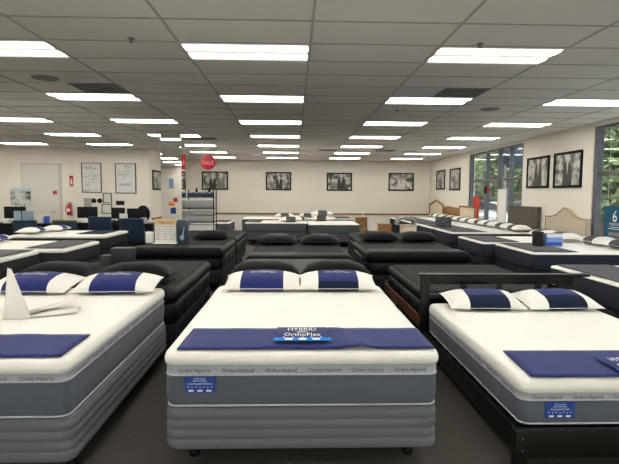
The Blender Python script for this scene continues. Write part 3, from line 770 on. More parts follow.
# ------------------------------------------------------------------ headboards on the right wall
def hb_panel(name, y0, y1, prof, th, m, label, edge=None, tufts=False, x=XR):
    """prof: outline in (t 0..1, z) from the near-bottom round to the far-bottom"""
    r = empty(name, (x - th / 2 - .012, (y0 + y1) / 2, 0), 0, label, 'headboard')
    poly = [((t - .5) * (y1 - y0), z) for t, z in prof]
    mb = MB().prism(poly, 'x', -th / 2, th / 2); o = mb.build('panel', m, r, angle=30)
    bv = o.modifiers.new('bevel', 'BEVEL'); bv.width = .012; bv.segments = 3; bv.limit_method = 'ANGLE'
    if edge:
        pts = [(-th / 2 - .002, p[0], p[1]) for p in poly]; MB().tube(pts, edge[1], 8).build('edge_trim', edge[0], r, angle=80)
    if tufts:
        for a in range(6):
            for z in (.75, .93, 1.11, 1.27):
                MB().lathe([(.001, -.012), (.014, -.009), (.016, 0)], (0, 0, 0), 8).xf(Matrix.Translation((-th / 2, (a - 2.5) * .27, z)) @ Matrix.Rotation(PI / 2, 4, 'Y')).build('tuft_button', M['tufted'], r)
    for s in (-1, 1): MB().box(-.02, .02, s * (y1 - y0) * .32 - .04, s * (y1 - y0) * .32 + .04, 0, .42).build('strut', M['black_frame'], r)
    return r
def tufted_mat():
    m = mat('taupe_tufted', (.12, .105, .088), .85); n = m.node_tree.nodes; l = m.node_tree.links; b = n['Principled BSDF']
    tc = n.new('ShaderNodeTexCoord'); mp = n.new('ShaderNodeMapping'); mp.inputs['Location'].default_value = (0, .135, .03); mp.inputs['Scale'].default_value = (0, 3.7, 5.55)
    t = n.new('ShaderNodeTexVoronoi'); t.inputs['Randomness'].default_value = 0; t.inputs['Scale'].default_value = 1; t.voronoi_dimensions = '3D'
    l.new(tc.outputs['Object'], mp.inputs[0]); l.new(mp.outputs[0], t.inputs['Vector'])
    bp = n.new('ShaderNodeBump'); bp.inputs['Strength'].default_value = .3; bp.inputs['Distance'].default_value = .03
    l.new(t.outputs['Distance'], bp.inputs['Height']); l.new(bp.outputs[0], b.inputs['Normal']); return m
hb_panel('headboard', 11.85, 13.46, [(0, .4), (0, 1.33), (1, 1.33), (1, .4)], .09, tufted_mat(), 'square tufted taupe headboard against the wall beside the far windows', tufts=True)
camel = [(0, .4), (0, 1.15)] + [(t / 24, 1.15 + .18 * (math.exp(-((t / 24 - .5) / .17) ** 2)) - .015 * math.cos(t / 24 * 2 * PI)) for t in range(1, 24)] + [(1, 1.15), (1, .4)]
hb_panel('headboard', 9.82, 11.44, camel, .09, M['cream'], 'arched beige upholstered headboard below the two framed photos', edge=(mat('nailhead_trim', (.40, .31, .20), .5), .014))
hb_panel('headboard', 16.12, 17.62, [(0, .4), (0, 1.2), (1, 1.2), (1, .4)], .05, M['cream_panel'], 'square cream headboard with oak edge near the far windows', edge=(M['oak'], .03))
hb_panel('headboard', 17.74, 19.46, [(0, .4), (0, 1.13), (.8, 1.17), (1, 1.12), (1, .4)], .05, M['oak'], 'plain oak headboard against the far right wall')
hb_panel('headboard', 19.6, 21.5, [(0, .4), (0, 1.17), (.5, 1.39), (1, 1.17), (1, .4)], .05, M['cream_panel'], 'cream headboard with peaked oak edge in the back right corner', edge=(M['oak'], .04))

# ------------------------------------------------------------------ framed photographs
def person_shape(mb, x, z, s, mi):
    """flat head-and-shoulders figure in the print"""
    def E(cx_, cz, a, b, n=14): return [(cx_ + a * math.cos(2 * PI * i / n), cz + b * math.sin(2 * PI * i / n)) for i in range(n)]
    mb.prism(E(x, z + .26 * s, .055 * s, .075 * s), 'y', -.0022, -.001, mi[0])
    mb.prism([(x - .15 * s, z - .28 * s), (x + .15 * s, z - .28 * s), (x + .14 * s, z + .08 * s), (x + .07 * s, z + .17 * s), (x - .07 * s, z + .17 * s), (x - .14 * s, z + .08 * s)], 'y', -.002, -.001, mi[1])
    mb.prism([(x - .03 * s, z + .17 * s), (x + .03 * s, z + .17 * s), (x, z - .05 * s)], 'y', -.0025, -.002, mi[0])
M['ph_dark'] = mat('photo_dark', (.03, .029, .027), .4); M['ph_mid'] = mat('photo_mid', (.2, .19, .175), .4); M['ph_light'] = mat('photo_light', (.62, .58, .52), .4)
def framed_photo(loc, rz, w_, h_, figs, label, seed):
    """loc = centre on the wall; faces -y before rotation"""
    r = empty('framed_photo', loc, rz, label, 'framed photo')
    t = .055; f = MB()
    for a in ((-w_ / 2, w_ / 2, h_ / 2 - t, h_ / 2), (-w_ / 2, w_ / 2, -h_ / 2, -h_ / 2 + t), (-w_ / 2, -w_ / 2 + t, -h_ / 2, h_ / 2), (w_ / 2 - t, w_ / 2, -h_ / 2, h_ / 2)):
        f.box(a[0], a[1], -.035, 0, a[2], a[3], .004)
    f.build('frame', M['black'], r)
    p = MB().box(-w_ / 2 + t, w_ / 2 - t, -.012, -.006, -h_ / 2 + t, h_ / 2 - t)
    p.build('print', photo_mat('photograph_%d' % seed, seed), r)
    g_ = MB()
    for (x, z, s, mi) in figs: person_shape(g_, x, z, s * 1.25, mi)
    if figs:
        lo, hi = -h_ / 2 + t + .005, h_ / 2 - t - .005
        g_.v = [(x, y, min(max(z, lo), hi)) for x, y, z in g_.v]
        g_.xf(Matrix.Translation((0, -.012, 0))).build('printed_figure', [M['ph_dark'], M['ph_mid'], M['ph_light']], r)
D_, L_ = (2, 0), (0, 2)
Wb = 21.9
framed_photo((-3.43, Wb, 2.15), 0, 1.13, .79, [(-.1, -.08, .8, D_), (.25, -.05, .9, (2, 1))], 'framed black-and-white photo on the back wall, leftmost, below the red disc sign', 1)
framed_photo((-.675, Wb, 2.15), 0, 1.10, .78, [(.02, -.1, .8, D_), (-.28, -.1, .6, (2, 1))], 'framed black-and-white photo on the back wall, second from the left', 2)
framed_photo((1.975, Wb, 2.14), 0, 1.10, .78, [(.08, -.04, .95, D_), (-.3, -.12, .6, (2, 1))], 'framed photo of a dark-suited person on the back wall, third from the left', 3)
framed_photo((4.685, Wb, 2.15), 0, 1.11, .78, [(0, -.05, .9, (1, 2))], 'framed photo of a pale figure on the back wall, rightmost', 4)
framed_photo((-4.8, 17.75, 2.05), PI / 2, 1.2, .68, [(0, -.04, .8, (2, 1))], 'framed photo partly hidden by the mirrored column', 5)
framed_photo((XR, 20.2, 2.2), -PI / 2, 1.15, .78, [(0, -.05, .9, D_)], 'framed photo at the far end of the right wall, farther one', 6)
framed_photo((XR, 18.4, 2.18), -PI / 2, 1.18, .80, [(0, -.05, .9, (2, 1))], 'framed photo on the far right wall, nearest the far windows', 7)
framed_photo((XR, 12.10, 2.165), -PI / 2, 1.10, .76, [(.02, -.05, 1.0, D_)], 'framed photo of a seated suited person above the taupe headboard', 8)
framed_photo((XR, 10.77, 2.17), -PI / 2, 1.12, .78, [(0, -.05, 1.0, D_)], 'framed photo of a dark-vested person above the beige headboard', 9)

# ------------------------------------------------------------------ hanging disc sign
r = empty('disc_sign', (-2.345, 13.8, 2.45), 0, 'round red sale sign hanging from the ceiling near the column', 'hanging sign')
MB().lathe([(.19, -.008), (.20, -.004), (.20, .004), (.19, .008)], (0, 0, 0), 32).xf(Matrix.Rotation(PI / 2, 4, 'X')).build('disc', M['red'], r)
MB().text('SALE', .15, lambda x, y: (x, -.0095, y - .01)).text('SALE', .15, lambda x, y: (-x, .0095, y - .01)).build('sign_lettering', mat('pale_pink', (.75, .45, .45), .5), r)
MB().tube([(0, 0, .2), (0, 0, .60)], .003, 5).build('cord', M['paper'], r)

# ------------------------------------------------------------------ shelving rack with cartons
r = empty('shelving_rack', (-2.42, 13.1, 0), 0, 'black wire shelving rack beside the mirrored column', 'shelving rack')
for sx in (-1, 1):
    for sy in (-1, 1): MB().tube([(sx * .36, sy * .22, 0), (sx * .36, sy * .22, 1.72)], .014, 8).build('post', M['black'], r)
for z in (.48, .86, 1.22, 1.50):
    s = MB()
    for y in [-.22 + .044 * i for i in range(11)]: s.tube([(-.36, y, z), (.36, y, z)], .004, 4)
    for x in (-.36, .36): s.tube([(x, -.22, z), (x, .22, z)], .008, 6)
    s.tube([(-.36, -.22, z), (.36, -.22, z)], .009, 6); s.build('shelf', M['black'], r)
def carton(name, cx_, cy_, z, w_, d_, h_, m, label, cat='carton', rz=0, group=None, stripe=None):
    o = MB().box(-w_ / 2, w_ / 2, -d_ / 2, d_ / 2, 0, h_, .004).build(name, m, loc=(cx_, cy_, z), rz=rz); tag(o, label, cat, group)
    if stripe:
        MB().box(-w_ / 2 + .015, w_ / 2 - .015, -d_ / 2 - .003, -d_ / 2 - .0005, h_ * stripe[0], h_ * stripe[1]).build('printed_panel', stripe[2], o)
    return o
M['box_navy'] = mat('navy_carton', (.03, .055, .12), .5)
for i in range(4):
    carton('pillow_carton', -2.665 + .163 * i, 13.11, 1.512, .158, .26, .13, M['box_navy'], 'navy carton on the top shelf of the rack, %s from the left' % ['first', 'second', 'third', 'fourth'][i], group='navy cartons on the rack', stripe=(.75, .95, M['grey_box']))
M['wrap'] = mat('plastic_wrap', (.40, .41, .42), .35, bump=(8, .6))
for (z, h_, lb) in ((1.232, .20, 'grey wrapped foam topper on the second shelf of the rack'), (.872, .16, 'grey wrapped foam topper lower on the third shelf'),
                   (1.034, .14, 'grey wrapped foam topper on top of another on the third shelf'), (.492, .30, 'white wrapped foam topper on the lowest shelf of the rack')):
    o = MB().box(-.34, .34, -.21, .21, 0, h_, .035, seg=4).build('foam_topper', M['wrap'] if z > .8 else M['paper'], loc=(-2.42, 13.1, z)); tag(o, lb, 'foam topper', 'wrapped toppers on the rack')
for (x, lb) in ((-2.53, 'small black bottle on top of the rack cartons, left one'), (-2.20, 'small black bottle on top of the rack cartons, right one')):
    o = MB().lathe([(.028, 0), (.03, .01), (.03, .07), (.012, .09), (.012, .11)], (0, 0, 0), 12).build('bottle', M['black'], loc=(x, 13.1, 1.643)); tag(o, lb, 'bottle')
# ------------------------------------------------------------------ printed sign stand on the left black bed
r = empty('sign_stand', (-2.28, 8.92, .722), R(2), 'white printed offer sign with orange heading standing on the left black bed', 'sign')
MB().box(-.19, .19, -.004, .004, 0, .43, .002).build('sign_board', M['paper'], r)
MB().box(-.185, .185, -.0062, -.0045, .33, .425).build('sign_heading', mat('heading_cream', (.72, .52, .28), .6), r)
s = MB().text('Clearance', .065, lambda x, y: (x, -.0072, .375 + y)); s.build('heading_lettering', mat('brown_print', (.35, .15, .05), .6), r)
s = MB()
for i in range(6):
    for k in range(3): s.box(-.165 + k * .115, -.165 + k * .115 + random.uniform(.07, .105), -.0055, -.0048, .29 - i * .045, .30 - i * .045)
s.build('printed_line', mat('faded_print', (.35, .30, .36), .6), r)
MB().box(-.2, .2, -.1, .12, -.001, .006).build('sign_foot', M['paper'], r)
o = carton('display_box', -1.975, 8.95, .722, .17, .14, .42, mat('starry_box', (.015, .028, .05), .35, var=(7, (.03, .06, .10))), 'tall dark blue display box right of the offer sign', 'display box')
s = MB(); s.prism([(-.01, .05), (.035, .09), (.02, .16), (.045, .30), (.03, .30), (0, .17), (-.05, .11)], 'y', -.0725, -.071); s.build('printed_swirl', mat('pale_blue_print', (.35, .45, .6), .4), o)
o = carton('leaflet', -2.575, 8.98, .722, .12, .1, .2, M['paper'], 'small blank white card left of the offer sign', 'card')
# patterned carton and grey carton on the charcoal bed
o = carton('display_box', -2.12, 6.25, .72, .26, .16, .215, mat('charcoal_carton', (.015, .016, .018), .45), 'black carton with chevron print on the charcoal bed', 'carton')
s = MB()
for k in range(4):
    x = -.08 + k * .045; s.prism([(x, .03), (x + .012, .03), (x + .052, .105), (x + .012, .18), (x, .18), (x + .04, .105)], 'y', -.0825, -.081)
s.build('chevron_print', mat('chevron_grey', (.035, .037, .042), .3), o)
s = carton('display_box', -2.33, 6.28, .72, .13, .13, .12, mat('grey_small_carton', (.06, .06, .065), .5), 'small grey carton left of the chevron carton', 'carton')
# boxes on the right-hand beds
carton('display_box', 4.33, 8.72, .712, .13, .16, .26, mat('dark_carton', (.02, .021, .022), .5), 'dark upright carton on the right-hand bed beside a clear blue box', 'carton')
o = carton('display_box', 4.61, 8.74, .712, .30, .12, .23, mat('blue_print_box', (.20, .34, .72), .25), 'pale blue clear-topped box on the right-hand bed', 'carton')
MB().box(-.14, .14, -.064, -.061, .02, .075).build('printed_panel', mat('strong_blue', (.02, .06, .4), .4), o)
MB().box(-.145, .145, -.063, -.061, .16, .22).build('printed_panel', M['white'], o)
o = carton('display_box', 4.19, 13.9, .712, .40, .2, .28, mat('slate_print', (.03, .038, .055), .5, var=(12, (.12, .13, .15))), 'small dark printed box standing on a far right bed', 'carton')

o = carton('display_box', 2.78, 5.24, .632, .09, .06, .12, M['black'], 'small black box with an orange mark behind the espresso headboard', 'carton')
MB().box(-.015, .02, -.0325, -.0305, .03, .09).build('orange_mark', M['orange'], o)
# nightstands and low crate before the back beds
def nightstand(x, y, w_, d_, h_, m, label):
    r = empty('nightstand', (x, y, 0), 0, label, 'nightstand')
    MB().box(-w_ / 2, w_ / 2, -d_ / 2 + .01, d_ / 2, .08, h_ - .025, .004).build('carcass', m, r)
    MB().box(-w_ / 2 - .015, w_ / 2 + .015, -d_ / 2 - .01, d_ / 2, h_ - .025, h_, .004).build('top', m, r)
    for i in range(2):
        z0 = .12 + i * (h_ - .17) / 2; dr = MB().box(-w_ / 2 + .02, w_ / 2 - .02, -d_ / 2 - .006, -d_ / 2 + .01, z0, z0 + (h_ - .17) / 2 - .015, .003).build('drawer', m, r)
        MB().lathe([(.014, 0), (.016, .01), (.006, .022)], (0, 0, 0), 10).xf(Matrix.Translation((0, -d_ / 2 - .006, z0 + .1)) @ Matrix.Rotation(PI / 2, 4, 'X')).build('knob', M['black'], dr)
    for sx in (-1, 1):
        for sy in (-1, 1): MB().box(sx * (w_ / 2 - .03) - .018, sx * (w_ / 2 - .03) + .018, sy * (d_ / 2 - .03) - .018, sy * (d_ / 2 - .03) + .018, 0, .08).build('leg', m, r)
nightstand(2.62, 14.4, .34, .38, .76, M['oak'], 'oak nightstand before the back beds, left of the cream crate')
nightstand(2.34, 17.4, .36, .40, .80, M['oak'], 'oak nightstand beside the dark mat by the back wall')
nightstand(3.13, 13.6, .36, .45, .78, M['cream_panel'], 'cream nightstand under a curved grey sample roll')
o = MB()
pts = []
for i in range(13): t = PI * i / 12; pts.append((-.25 * math.cos(t), .10 + .12 * math.sin(t)))
outer = [(-.25, 0)] + pts + [(.25, 0)]
inner = [(x * .82, z * .8) for x, z in outer[::-1]]
o.prism(outer + inner, 'y', -.2, .2)
o = o.build('sample_roll', mat('grey_knit', (.22, .21, .21), .8, var=(14, (.45, .44, .43))), loc=(3.05, 13.6, .782)); tag(o, 'curved grey mattress sample lying on the cream nightstand', 'mattress sample')

# ------------------------------------------------------------------ office corner on the left
Y0 = 16.8
def wallbox(name, x0, x1, z0, z1, m, label, cat, th=.02, frame=None, inner=None):
    r = empty(name, ((x0 + x1) / 2, Y0, (z0 + z1) / 2), 0, label, cat); w_, h_ = x1 - x0, z1 - z0
    MB().box(-w_ / 2, w_ / 2, -th * .6, -.002, -h_ / 2, h_ / 2).build('sheet', m, r)
    if frame:
        f = MB(); t = .018
        for a in ((-w_ / 2, w_ / 2, h_ / 2 - t, h_ / 2), (-w_ / 2, w_ / 2, -h_ / 2, -h_ / 2 + t), (-w_ / 2, -w_ / 2 + t, -h_ / 2, h_ / 2), (w_ / 2 - t, w_ / 2, -h_ / 2, h_ / 2)): f.box(a[0], a[1], -th - .01, 0, a[2], a[3])
        f.build('frame', frame, r)
    if inner: inner(r, w_, h_, th)
    return r
M['board'] = mat('board_white', (.72, .71, .69), .35); M['scribble'] = mat('marker_black', (.08, .08, .09), .6); M['sc_blue'] = mat('marker_blue', (.10, .18, .55), .6)
M['sc_green'] = mat('marker_green', (.12, .35, .2), .6); M['sc_red'] = mat('marker_red', (.5, .08, .1), .6)
def scribbles(seed, cols):
    def fn(r, w_, h_, th):
        rr = random.Random(seed)
        for ci, (c_, z0, z1, n) in enumerate(cols):
            s = MB()
            for i in range(n):
                x = rr.uniform(-w_ / 2 + .06, w_ / 2 - .2); z = rr.uniform(z0, z1) * h_ - h_ / 2; l_ = rr.uniform(.05, .16)
                pts = [(x + l_ * t / 6, -th * .6 - .002, z + rr.uniform(-.012, .012)) for t in range(7)]; s.tube(pts, .0035, 4)
            s.build('handwriting', M[c_], r)
    return fn
wallbox('whiteboard', -7.0, -6.36, 1.61, 2.58, M['board'], 'black-framed whiteboard with dark handwriting, left one of two', 'whiteboard', frame=M['black'], inner=scribbles(1, [('scribble', .05, .95, 40)]))
wallbox('whiteboard', -5.9, -5.23, 1.59, 2.57, M['board'], 'black-framed whiteboard with blue and green handwriting, right one of two', 'whiteboard', frame=M['black'],
        inner=scribbles(2, [('scribble', .7, .95, 14), ('sc_green', .6, .68, 14), ('sc_blue', .25, .35, 22), ('scribble', .4, .6, 8), ('sc_red', .85, .95, 4)]))
wallbox('notice', -6.95, -6.70, 1.10, 1.43, mat('grey_notice', (.38, .37, .36), .6), 'plain grey notice on the office wall left of the two round gauges', 'notice')
wallbox('framed_certificate', -6.32, -6.04, 1.27, 1.60, M['board'], 'small black-framed certificate on the office wall, upper one', 'certificate', frame=M['black'])
wallbox('framed_certificate', -6.37, -6.04, .92, 1.23, M['board'], 'small black-framed certificate on the office wall, lower one', 'certificate', frame=M['black'])
wallbox('plaque', -5.90, -5.63, 1.20, 1.34, M['black'], 'small dark plaque under the right whiteboard', 'plaque')
for (x, lb) in ((-6.62, 'round black wall gauge, left one of two'), (-6.43, 'round black wall gauge, right one of two')):
    o = MB().lathe([(.075, 0), (.08, .01), (.08, .03), (.06, .04)], (0, 0, 0), 20).xf(Matrix.Rotation(PI / 2, 4, 'X')).build('wall_gauge', M['black'], loc=(x, Y0, 1.34)); tag(o, lb, 'gauge')
# extinguisher and its sign
o = MB().box(-.06, .06, -.008, -.001, -.17, .17).build('extinguisher_sign', M['red'], loc=(-7.34, Y0, 1.99)); tag(o, 'tall red fire extinguisher sign on the office wall', 'sign')
MB().prism([(-.03, -.12), (.03, -.12), (.03, .02), (0, .08), (-.03, .02)], 'y', -.010, -.0085).build('white_symbol', M['white'], o)
r = empty('fire_extinguisher', (-7.40, Y0 - .10, .86), 0, 'red fire extinguisher hanging on the office wall below its sign', 'fire extinguisher')
MB().lathe([(.05, 0), (.075, .02), (.078, .05), (.078, .27), (.06, .32), (.025, .345)], (0, 0, 0), 16).build('cylinder_body', M['red'], r)
MB().box(-.05, .05, -.0805, -.06, .12, .22).build('body_label', M['paper'], r)
v = MB().lathe([(.02, .345), (.025, .36), (.02, .38)], (0, 0, 0), 10); v.box(-.02, .09, -.01, .01, .385, .40).box(-.02, .08, -.01, .01, .41, .425); v.build('valve_handle', M['black'], r)
MB().tube([(.0, -.01, .37), (-.08, -.01, .38), (-.11, -.01, .30), (-.10, -.01, .12)], [.01, .01, .01, .018], 8).build('hose', M['black'], r)
MB().box(-.04, .04, .07, .099, .1, .36).build('wall_bracket', M['black'], r)
# poster on a stand left of the door
r = empty('poster_stand', (-7.40, 13.8, 0), 0, 'grey landscape poster on a stand before the office door', 'poster')
MB().box(-.27, .27, -.006, .006, 1.24, 1.72).build('poster_board', photo_mat('poster_photo', 21, (.92, .97, .95)), r)
MB().box(-.27, .27, -.0085, -.0065, 1.63, 1.72).build('poster_heading', mat('pale_blue_head', (.45, .55, .62), .5), r)
MB().tube([(0, .02, 0), (0, .02, 1.3)], .012, 8).lathe([(.16, 0), (.16, .012), (.02, .02)], (0, .02, 0), 16).build('stand', M['black'], r)

def desk(x0, x1, y, h_, label, dp=.7, m='black', topm='dark_wood'):
    r = empty('desk', ((x0 + x1) / 2, y, 0), 0, label, 'desk'); a = (x1 - x0) / 2
    MB().box(-a, a, -dp / 2, dp / 2, h_ - .03, h_, .004).build('desk_top', M[topm], r)
    MB().box(-a + .02, a - .02, -dp / 2 + .04, -dp / 2 + .06, .1, h_ - .03).build('front_panel', M[m], r)
    for sx in (-1, 1): MB().box(sx * (a - .03) - .018, sx * (a - .03) + .018, -dp / 2 + .02, dp / 2 - .02, 0, h_ - .03).build('side_panel', M[m], r)
desk(-8.6, -6.75, 14.5, .74, 'dark desk left of the fire extinguisher with a paper-loaded top')
desk(-6.35, -5.5, 14.6, .76, 'dark desk under the left whiteboard with a monitor')
desk(-5.35, -4.0, 14.6, .74, 'long dark desk under the right whiteboard with two monitors')
def screen_panel(x0, x1, y, z1, label, wood=True):
    r = empty('partition', ((x0 + x1) / 2, y, 0), 0, label, 'partition'); a = (x1 - x0) / 2
    MB().box(-a, a, -.03, .03, 0, z1 - .03, .004).build('panel', M['teal_panel'], r)
    MB().box(-a - .01, a + .01, -.04, .04, z1 - .03, z1, .004).build('cap', M['oak'] if wood else M['teal_panel'], r)
screen_panel(-6.42, -5.80, 13.5, .88, 'low dark teal partition with wooden cap in front of the extinguisher')
screen_panel(-7.35, -6.75, 13.3, .87, 'low dark teal partition at the far left', False)
def monitor(x, y, z, w_, h_, rz, label):
    r = empty('monitor', (x, y, z), rz, label, 'monitor', 'black monitors on the office desks')
    MB().box(-w_ / 2, w_ / 2, -.02, .02, .12, .12 + h_, .006).build('screen_housing', M['black'], r)
    MB().box(-w_ / 2 + .015, w_ / 2 - .015, .0205, .022, .135, .105 + h_).build('screen', mat('dark_screen', (.02, .02, .025), .1), r)
    MB().box(-.02, .02, .02, .04, .02, .25).box(-.11, .11, -.07, .09, 0, .02, .004).build('stand', M['black'], r)
monitor(-5.95, 14.6, .76, .55, .32, R(8), 'black monitor on the desk under the left whiteboard')
monitor(-5.08, 14.6, .74, .42, .32, R(-12), 'black monitor on the long desk, leftmost of the three')
monitor(-4.58, 14.65, .74, .5, .30, R(6), 'black monitor on the long desk, right one')
monitor(-7.95, 14.5, .74, .6, .34, 0, 'black monitor on the far left desk')
def soft_chair(x, y, rz, label, w_=.62):
    r = empty('armless_chair', (x, y, 0), rz, label, 'chair', 'navy upholstered chairs by the desks')
    MB().box(-w_ / 2, w_ / 2, -.28, .28, .34, .47, .04, seg=3).build('seat', M['navy_up'], r)
    b_ = MB(); b_.box(-w_ / 2, w_ / 2, -.045, .045, 0, .60, .035, seg=3); b_.xf(Matrix.Translation((0, -.27, .38)) @ Matrix.Rotation(R(7), 4, 'X')); b_.build('backrest', M['navy_up'], r)
    for sx in (-1, 1):
        for sy in (-1, 1): MB().tube([(sx * (w_ / 2 - .05), sy * .23, .35), (sx * (w_ / 2 - .03), sy * .25, 0)], [.022, .014], 8).build('leg', M['black'], r)
soft_chair(-4.04, 12.95, R(-4), 'navy upholstered chair with its back turned beside the bed before the desks')
soft_chair(-5.15, 13.7, R(3), 'navy upholstered chair with its back turned under the whiteboards', .60)
r = empty('office_chair', (-4.55, 15.3, 0), R(10), 'black round-backed office chair behind the long desk', 'chair')
MB().lathe([(.02, -.03), (.17, -.025), (.2, 0), (.17, .03), (.02, .035)], (0, 0, 0), 20).xf(Matrix.Translation((0, -.18, .98)) @ Matrix.Rotation(PI / 2, 4, 'X') @ Matrix.Diagonal((1, 1.3, 1, 1))).build('backrest', M['black'], r)
MB().box(-.24, .24, -.22, .24, .46, .53, .03, seg=3).build('seat', M['black'], r)
MB().tube([(0, 0, .12), (0, 0, .47)], .025, 8).tube([(0, -.1, .48), (0, -.2, .55), (0, -.19, .8)], .018, 8).build('column_stem', M['black'], r)
for k in range(5):
    t = 2 * PI * k / 5; lg = MB().tube([(0, 0, .13), (.28 * math.cos(t), .28 * math.sin(t), .07)], [.022, .014], 6).build('leg', M['black'], r)
    MB().lathe([(.02, -.02), (.03, -.012), (.03, .012), (.02, .02)], (0, 0, 0), 10).xf(Matrix.Translation((.28 * math.cos(t), .28 * math.sin(t), .032)) @ Matrix.Rotation(PI / 2, 4, 'X')).build('caster', M['black'], lg)
# things lying on the desks
for (x, y, z, w_, d_, h_, m, lb, cat) in ((-5.93, 14.38, .76, .20, .08, .10, M['paper'], 'small white paper box before the monitor on the left desk', 'box'),
        (-4.84, 14.35, .74, .22, .05, .28, M['paper'], 'white upright sheet stand between the monitors', 'paper stand'),
        (-4.30, 14.45, .74, .16, .12, .16, M['grey_box'], 'small grey box at the right of the long desk', 'box'),
        (-7.6, 14.30, .74, .5, .1, .34, mat('pale_blue_box', (.30, .42, .55), .5), 'pale blue box on the far left desk', 'box'),
        (-7.15, 14.35, .74, .2, .2, .22, M['paper'], 'white paper pile on the far left desk', 'paper'),
        (-6.95, 14.27, .74, .12, .1, .20, mat('royal_blue_bag', (.05, .12, .45), .5), 'blue pouch on the far left desk', 'pouch')):
    carton(cat.replace(' ', '_'), x, y, z + .001, w_, d_, h_, m, lb, cat)

for (x, y, z, w_, d_, h_, m, lb) in ((-5.72, 14.36, .76, .12, .10, .14, M['grey_box'], 'small grey box beside the white paper box on the left desk'),
        (-5.28, 14.36, .74, .10, .10, .12, M['paper'], 'small white box at the left end of the long desk'),
        (-8.02, 14.22, .74, .16, .12, .12, M['paper'], 'small white box left of the pale blue box')):
    carton('desk_box', x, y, z + .001, w_, d_, h_, m, lb, 'box')
for (x, z, lb) in ((-5.62, .761, 'black desk phone on the desk under the left whiteboard'), (-4.98, .741, 'black desk phone on the long desk')):
    r = empty('desk_phone', (x + .1 if x < -5.5 else x - .1, 14.5 if x < -5.5 else 14.36, z), 0, lb, 'phone')
    MB().prism([(-.09, 0), (.09, 0), (.09, .07), (-.09, .03)], 'x', -.08, .08).build('phone_base', M['black'], r)
    MB().box(-.07, -.03, -.09, .09, .065, .095, .01).build('handset', M['black'], r)
# ------------------------------------------------------------------ posters hung in the windows
r = empty('window_poster', (5.90, 8.84, 0), 0, 'teal poster with a large white 6 in the near window', 'poster')
MB().box(-.004, .004, -.62, .50, .84, 1.42).build('poster_sheet', M['teal_poster'], r)
s = MB(); T = lambda y0, z0: (lambda x, y: (-.0055, y0 - x, z0 + y))
s.text('6', .30, T(.17, 1.24)); s.text('MONTHS', .075, T(.17, 1.09))
s.box(-.006, -.0045, .03, .31, 1.03, 1.04).box(-.006, -.0045, -.02, .36, .995, 1.006); s.build('poster_lettering', M['white'], r)
MB().box(-.0055, -.0045, -.0, .34, .87, .94).build('printed_panel', mat('dusty_pink', (.28, .22, .22), .6), r)
for sy in (-.5, .4): MB().tube([(0, sy, 1.42), (0, sy, 2.9)], .002, 4).build('cord', M['paper'], r)
o = MB().box(5.945, 5.968, 13.88, 14.47, 0.0, 1.78).build('window_poster', M['paper']); tag(o, 'tall blank white poster seen in the far windows', 'poster')
o = MB().box(5.945, 5.968, 15.98, 16.45, 0, 1.55).build('window_poster', mat('red_poster', (.55, .05, .02), .5)); tag(o, 'orange-red poster in the far window beside the cream headboard', 'poster')
r = empty('round_window_sign', (5.92, 15.35, 1.77), 0, 'round black sign with a red tab stuck in the far window', 'sign')
MB().lathe([(.13, -.005), (.13, .005)], (0, 0, 0), 24).xf(Matrix.Rotation(PI / 2, 4, 'Y')).build('disc', M['black'], r)
MB().box(-.005, .005, -.34, -.13, -.06, .07).build('tab', M['red'], r)

# ------------------------------------------------------------------ outside
struct(MB().box(6.2, 70, -30, 75, -.25, -.12).build('ground', mat('asphalt', (.16, .16, .165), .9, bump=(30, .4), var=(3, (.20, .20, .20)))))
struct(MB().box(6.15, 9.0, -3, 30, -.119, -.02).build('sidewalk', mat('concrete', (.42, .41, .39), .9, bump=(20, .3))))
def leaf_mat(name, c): return mat(name, c, .6, var=(3, (c[0] * .55, c[1] * .6, c[2] * .5)))
LM = [leaf_mat('leaves_1', (.15, .20, .115)), leaf_mat('leaves_2', (.21, .26, .16)), leaf_mat('leaves_3', (.10, .145, .09))]
M['bark'] = mat('bark', (.10, .07, .05), .9, bump=(12, .8))
def tree(x, y, h_, rad, n, label, lm, seed):
    rr = random.Random(seed); r = empty('tree', (x, y, -.12), 0, label, 'tree', 'trees outside the shop windows')
    t = MB().tube([(0, 0, 0), (.05, 0, h_ * .3), (-.05, .05, h_ * .7)], [.2, .15, .07], 8)
    for i in range(6):
        a = rr.uniform(0, 6.28); t.tube([(0, 0, h_ * (.3 + .05 * i)), (rad * .7 * math.cos(a), rad * .7 * math.sin(a), h_ * (.5 + .07 * i))], [.07, .02], 5)
    t.build('trunk', M['bark'], r)
    lumps = [(Vector((rr.uniform(-.6, .6) * rad, rr.uniform(-.6, .6) * rad, h_ * rr.uniform(.22, .92))), rad * rr.uniform(.35, .6)) for _ in range(15)]
    vs = []; fs = []
    for i in range(n):
        c, q = rr.choice(lumps); d = Vector((rr.gauss(0, 1), rr.gauss(0, 1), rr.gauss(0, 1))).normalized()
        p = c + d * q * rr.uniform(.6, 1.05); a = Vector((rr.gauss(0, 1), rr.gauss(0, 1), rr.gauss(0, .6))).normalized(); b = a.cross(d).normalized()
        s = rr.uniform(.10, .19); k = len(vs)
        vs += [p - a * s, p + b * s * .5, p + a * s, p - b * s * .5]; fs.append((k, k + 1, k + 2, k + 3))
    MB().add(vs, fs).build('foliage', LM[lm], r, angle=10)
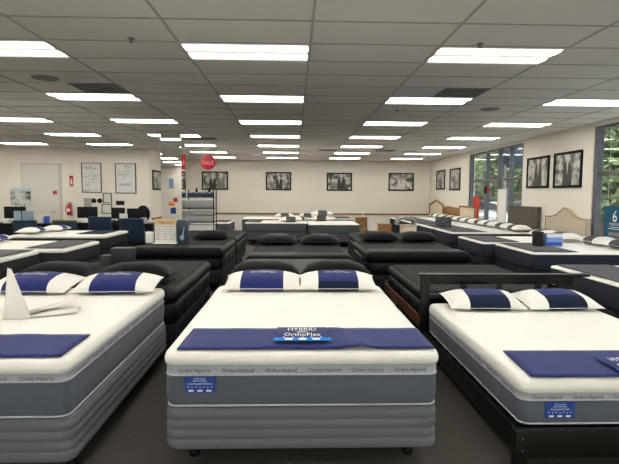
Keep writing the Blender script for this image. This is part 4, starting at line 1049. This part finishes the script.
TR = [(13.0, 29.5, 6.2, 2.3, 'tree outside behind the parked white car, right far panes'), (16.0, 38, 7, 2.8, 'tree outside seen through the middle far panes'),
      (17.0, 46, 7.5, 3.0, 'tree outside seen through the left far panes'), (25.0, 53, 9, 3.2, 'tall tree beyond the one behind the white car'),
      (21.5, 70, 10, 4, 'broad tree farthest off through the left far panes'), (28, 62, 11, 4.5, 'broad tree farthest off through the right far panes'),
      (11.8, 18.6, 5.6, 1.9, 'tree outside near window, nearest the glass'), (16.5, 25.5, 7.5, 2.6, 'tree outside near window, behind the nearest one'),
      (19.5, 32, 8.5, 3.0, 'tree farther off seen through the near window'), (19, 16, 7, 2.6, 'tree outside right of those seen in the near window')]
for i, (x, y, h_, rad, lb) in enumerate(TR): tree(x, y, h_, rad, 4200, lb, i % 3, 50 + i)
def car(x, y, rz, m, label):
    r = empty('car', (x, y, -.12), rz, label, 'car')
    body = [(-2.2, .35), (-2.25, .62), (-2.1, .82), (-1.2, .92), (-.55, 1.38), (.85, 1.40), (1.55, .98), (2.1, .9), (2.25, .6), (2.2, .32)]
    o = MB().prism(body, 'y', -.85, .85).build('body', m, r, angle=30)
    bv = o.modifiers.new('bevel', 'BEVEL'); bv.width = .08; bv.segments = 3
    g_ = MB().prism([(-1.1, .95), (-.52, 1.32), (.82, 1.34), (1.4, 1.0)], 'y', -.865, .865); g_.build('side_window', mat('car_glass', (.02, .025, .03), .05), r)
    g_ = MB().prism([(-1.22, .96), (-1.14, .96), (-.52, 1.38), (-.60, 1.38)], 'y', -.70, .70).build('windscreen', bpy.data.materials['car_glass'], r)
    for sx in (-1.4, 1.4):
        for sy in (-1, 1):
            MB().lathe([(.2, -.1), (.32, -.09), (.33, .09), (.2, .1)], (0, 0, 0), 20).xf(Matrix.Translation((sx, sy * .78, .33)) @ Matrix.Rotation(PI / 2, 4, 'X')).build('wheel', M['black'], r)
car(10.4, 23.6, R(80), mat('car_white', (.75, .76, .78), .25, coat=.6), 'white car parked outside the far windows')
car(10.0, 28.2, R(85), mat('car_silver', (.38, .40, .43), .25, metal=.5), 'silver car parked beyond the white one')
car(9.9, 37.0, R(88), mat('car_grey', (.2, .21, .23), .25, metal=.4), 'grey car farthest down the street through the left far panes')
# awning fascia outside the right half of the far windows
r = empty('awning', (8.4, 17.9, 0), 0, 'dark navy awning outside the upper right far panes', 'awning')
MB().box(-.85, 1.0, -.6, .6, 2.68, 3.95, .01).build('fascia', mat('awning_navy', (.02, .03, .06), .6), r)
for sx in (-.8, .8): MB().tube([(sx, 0, -.02), (sx, 0, 2.76)], .05, 10).build('post', M['alu'], r)
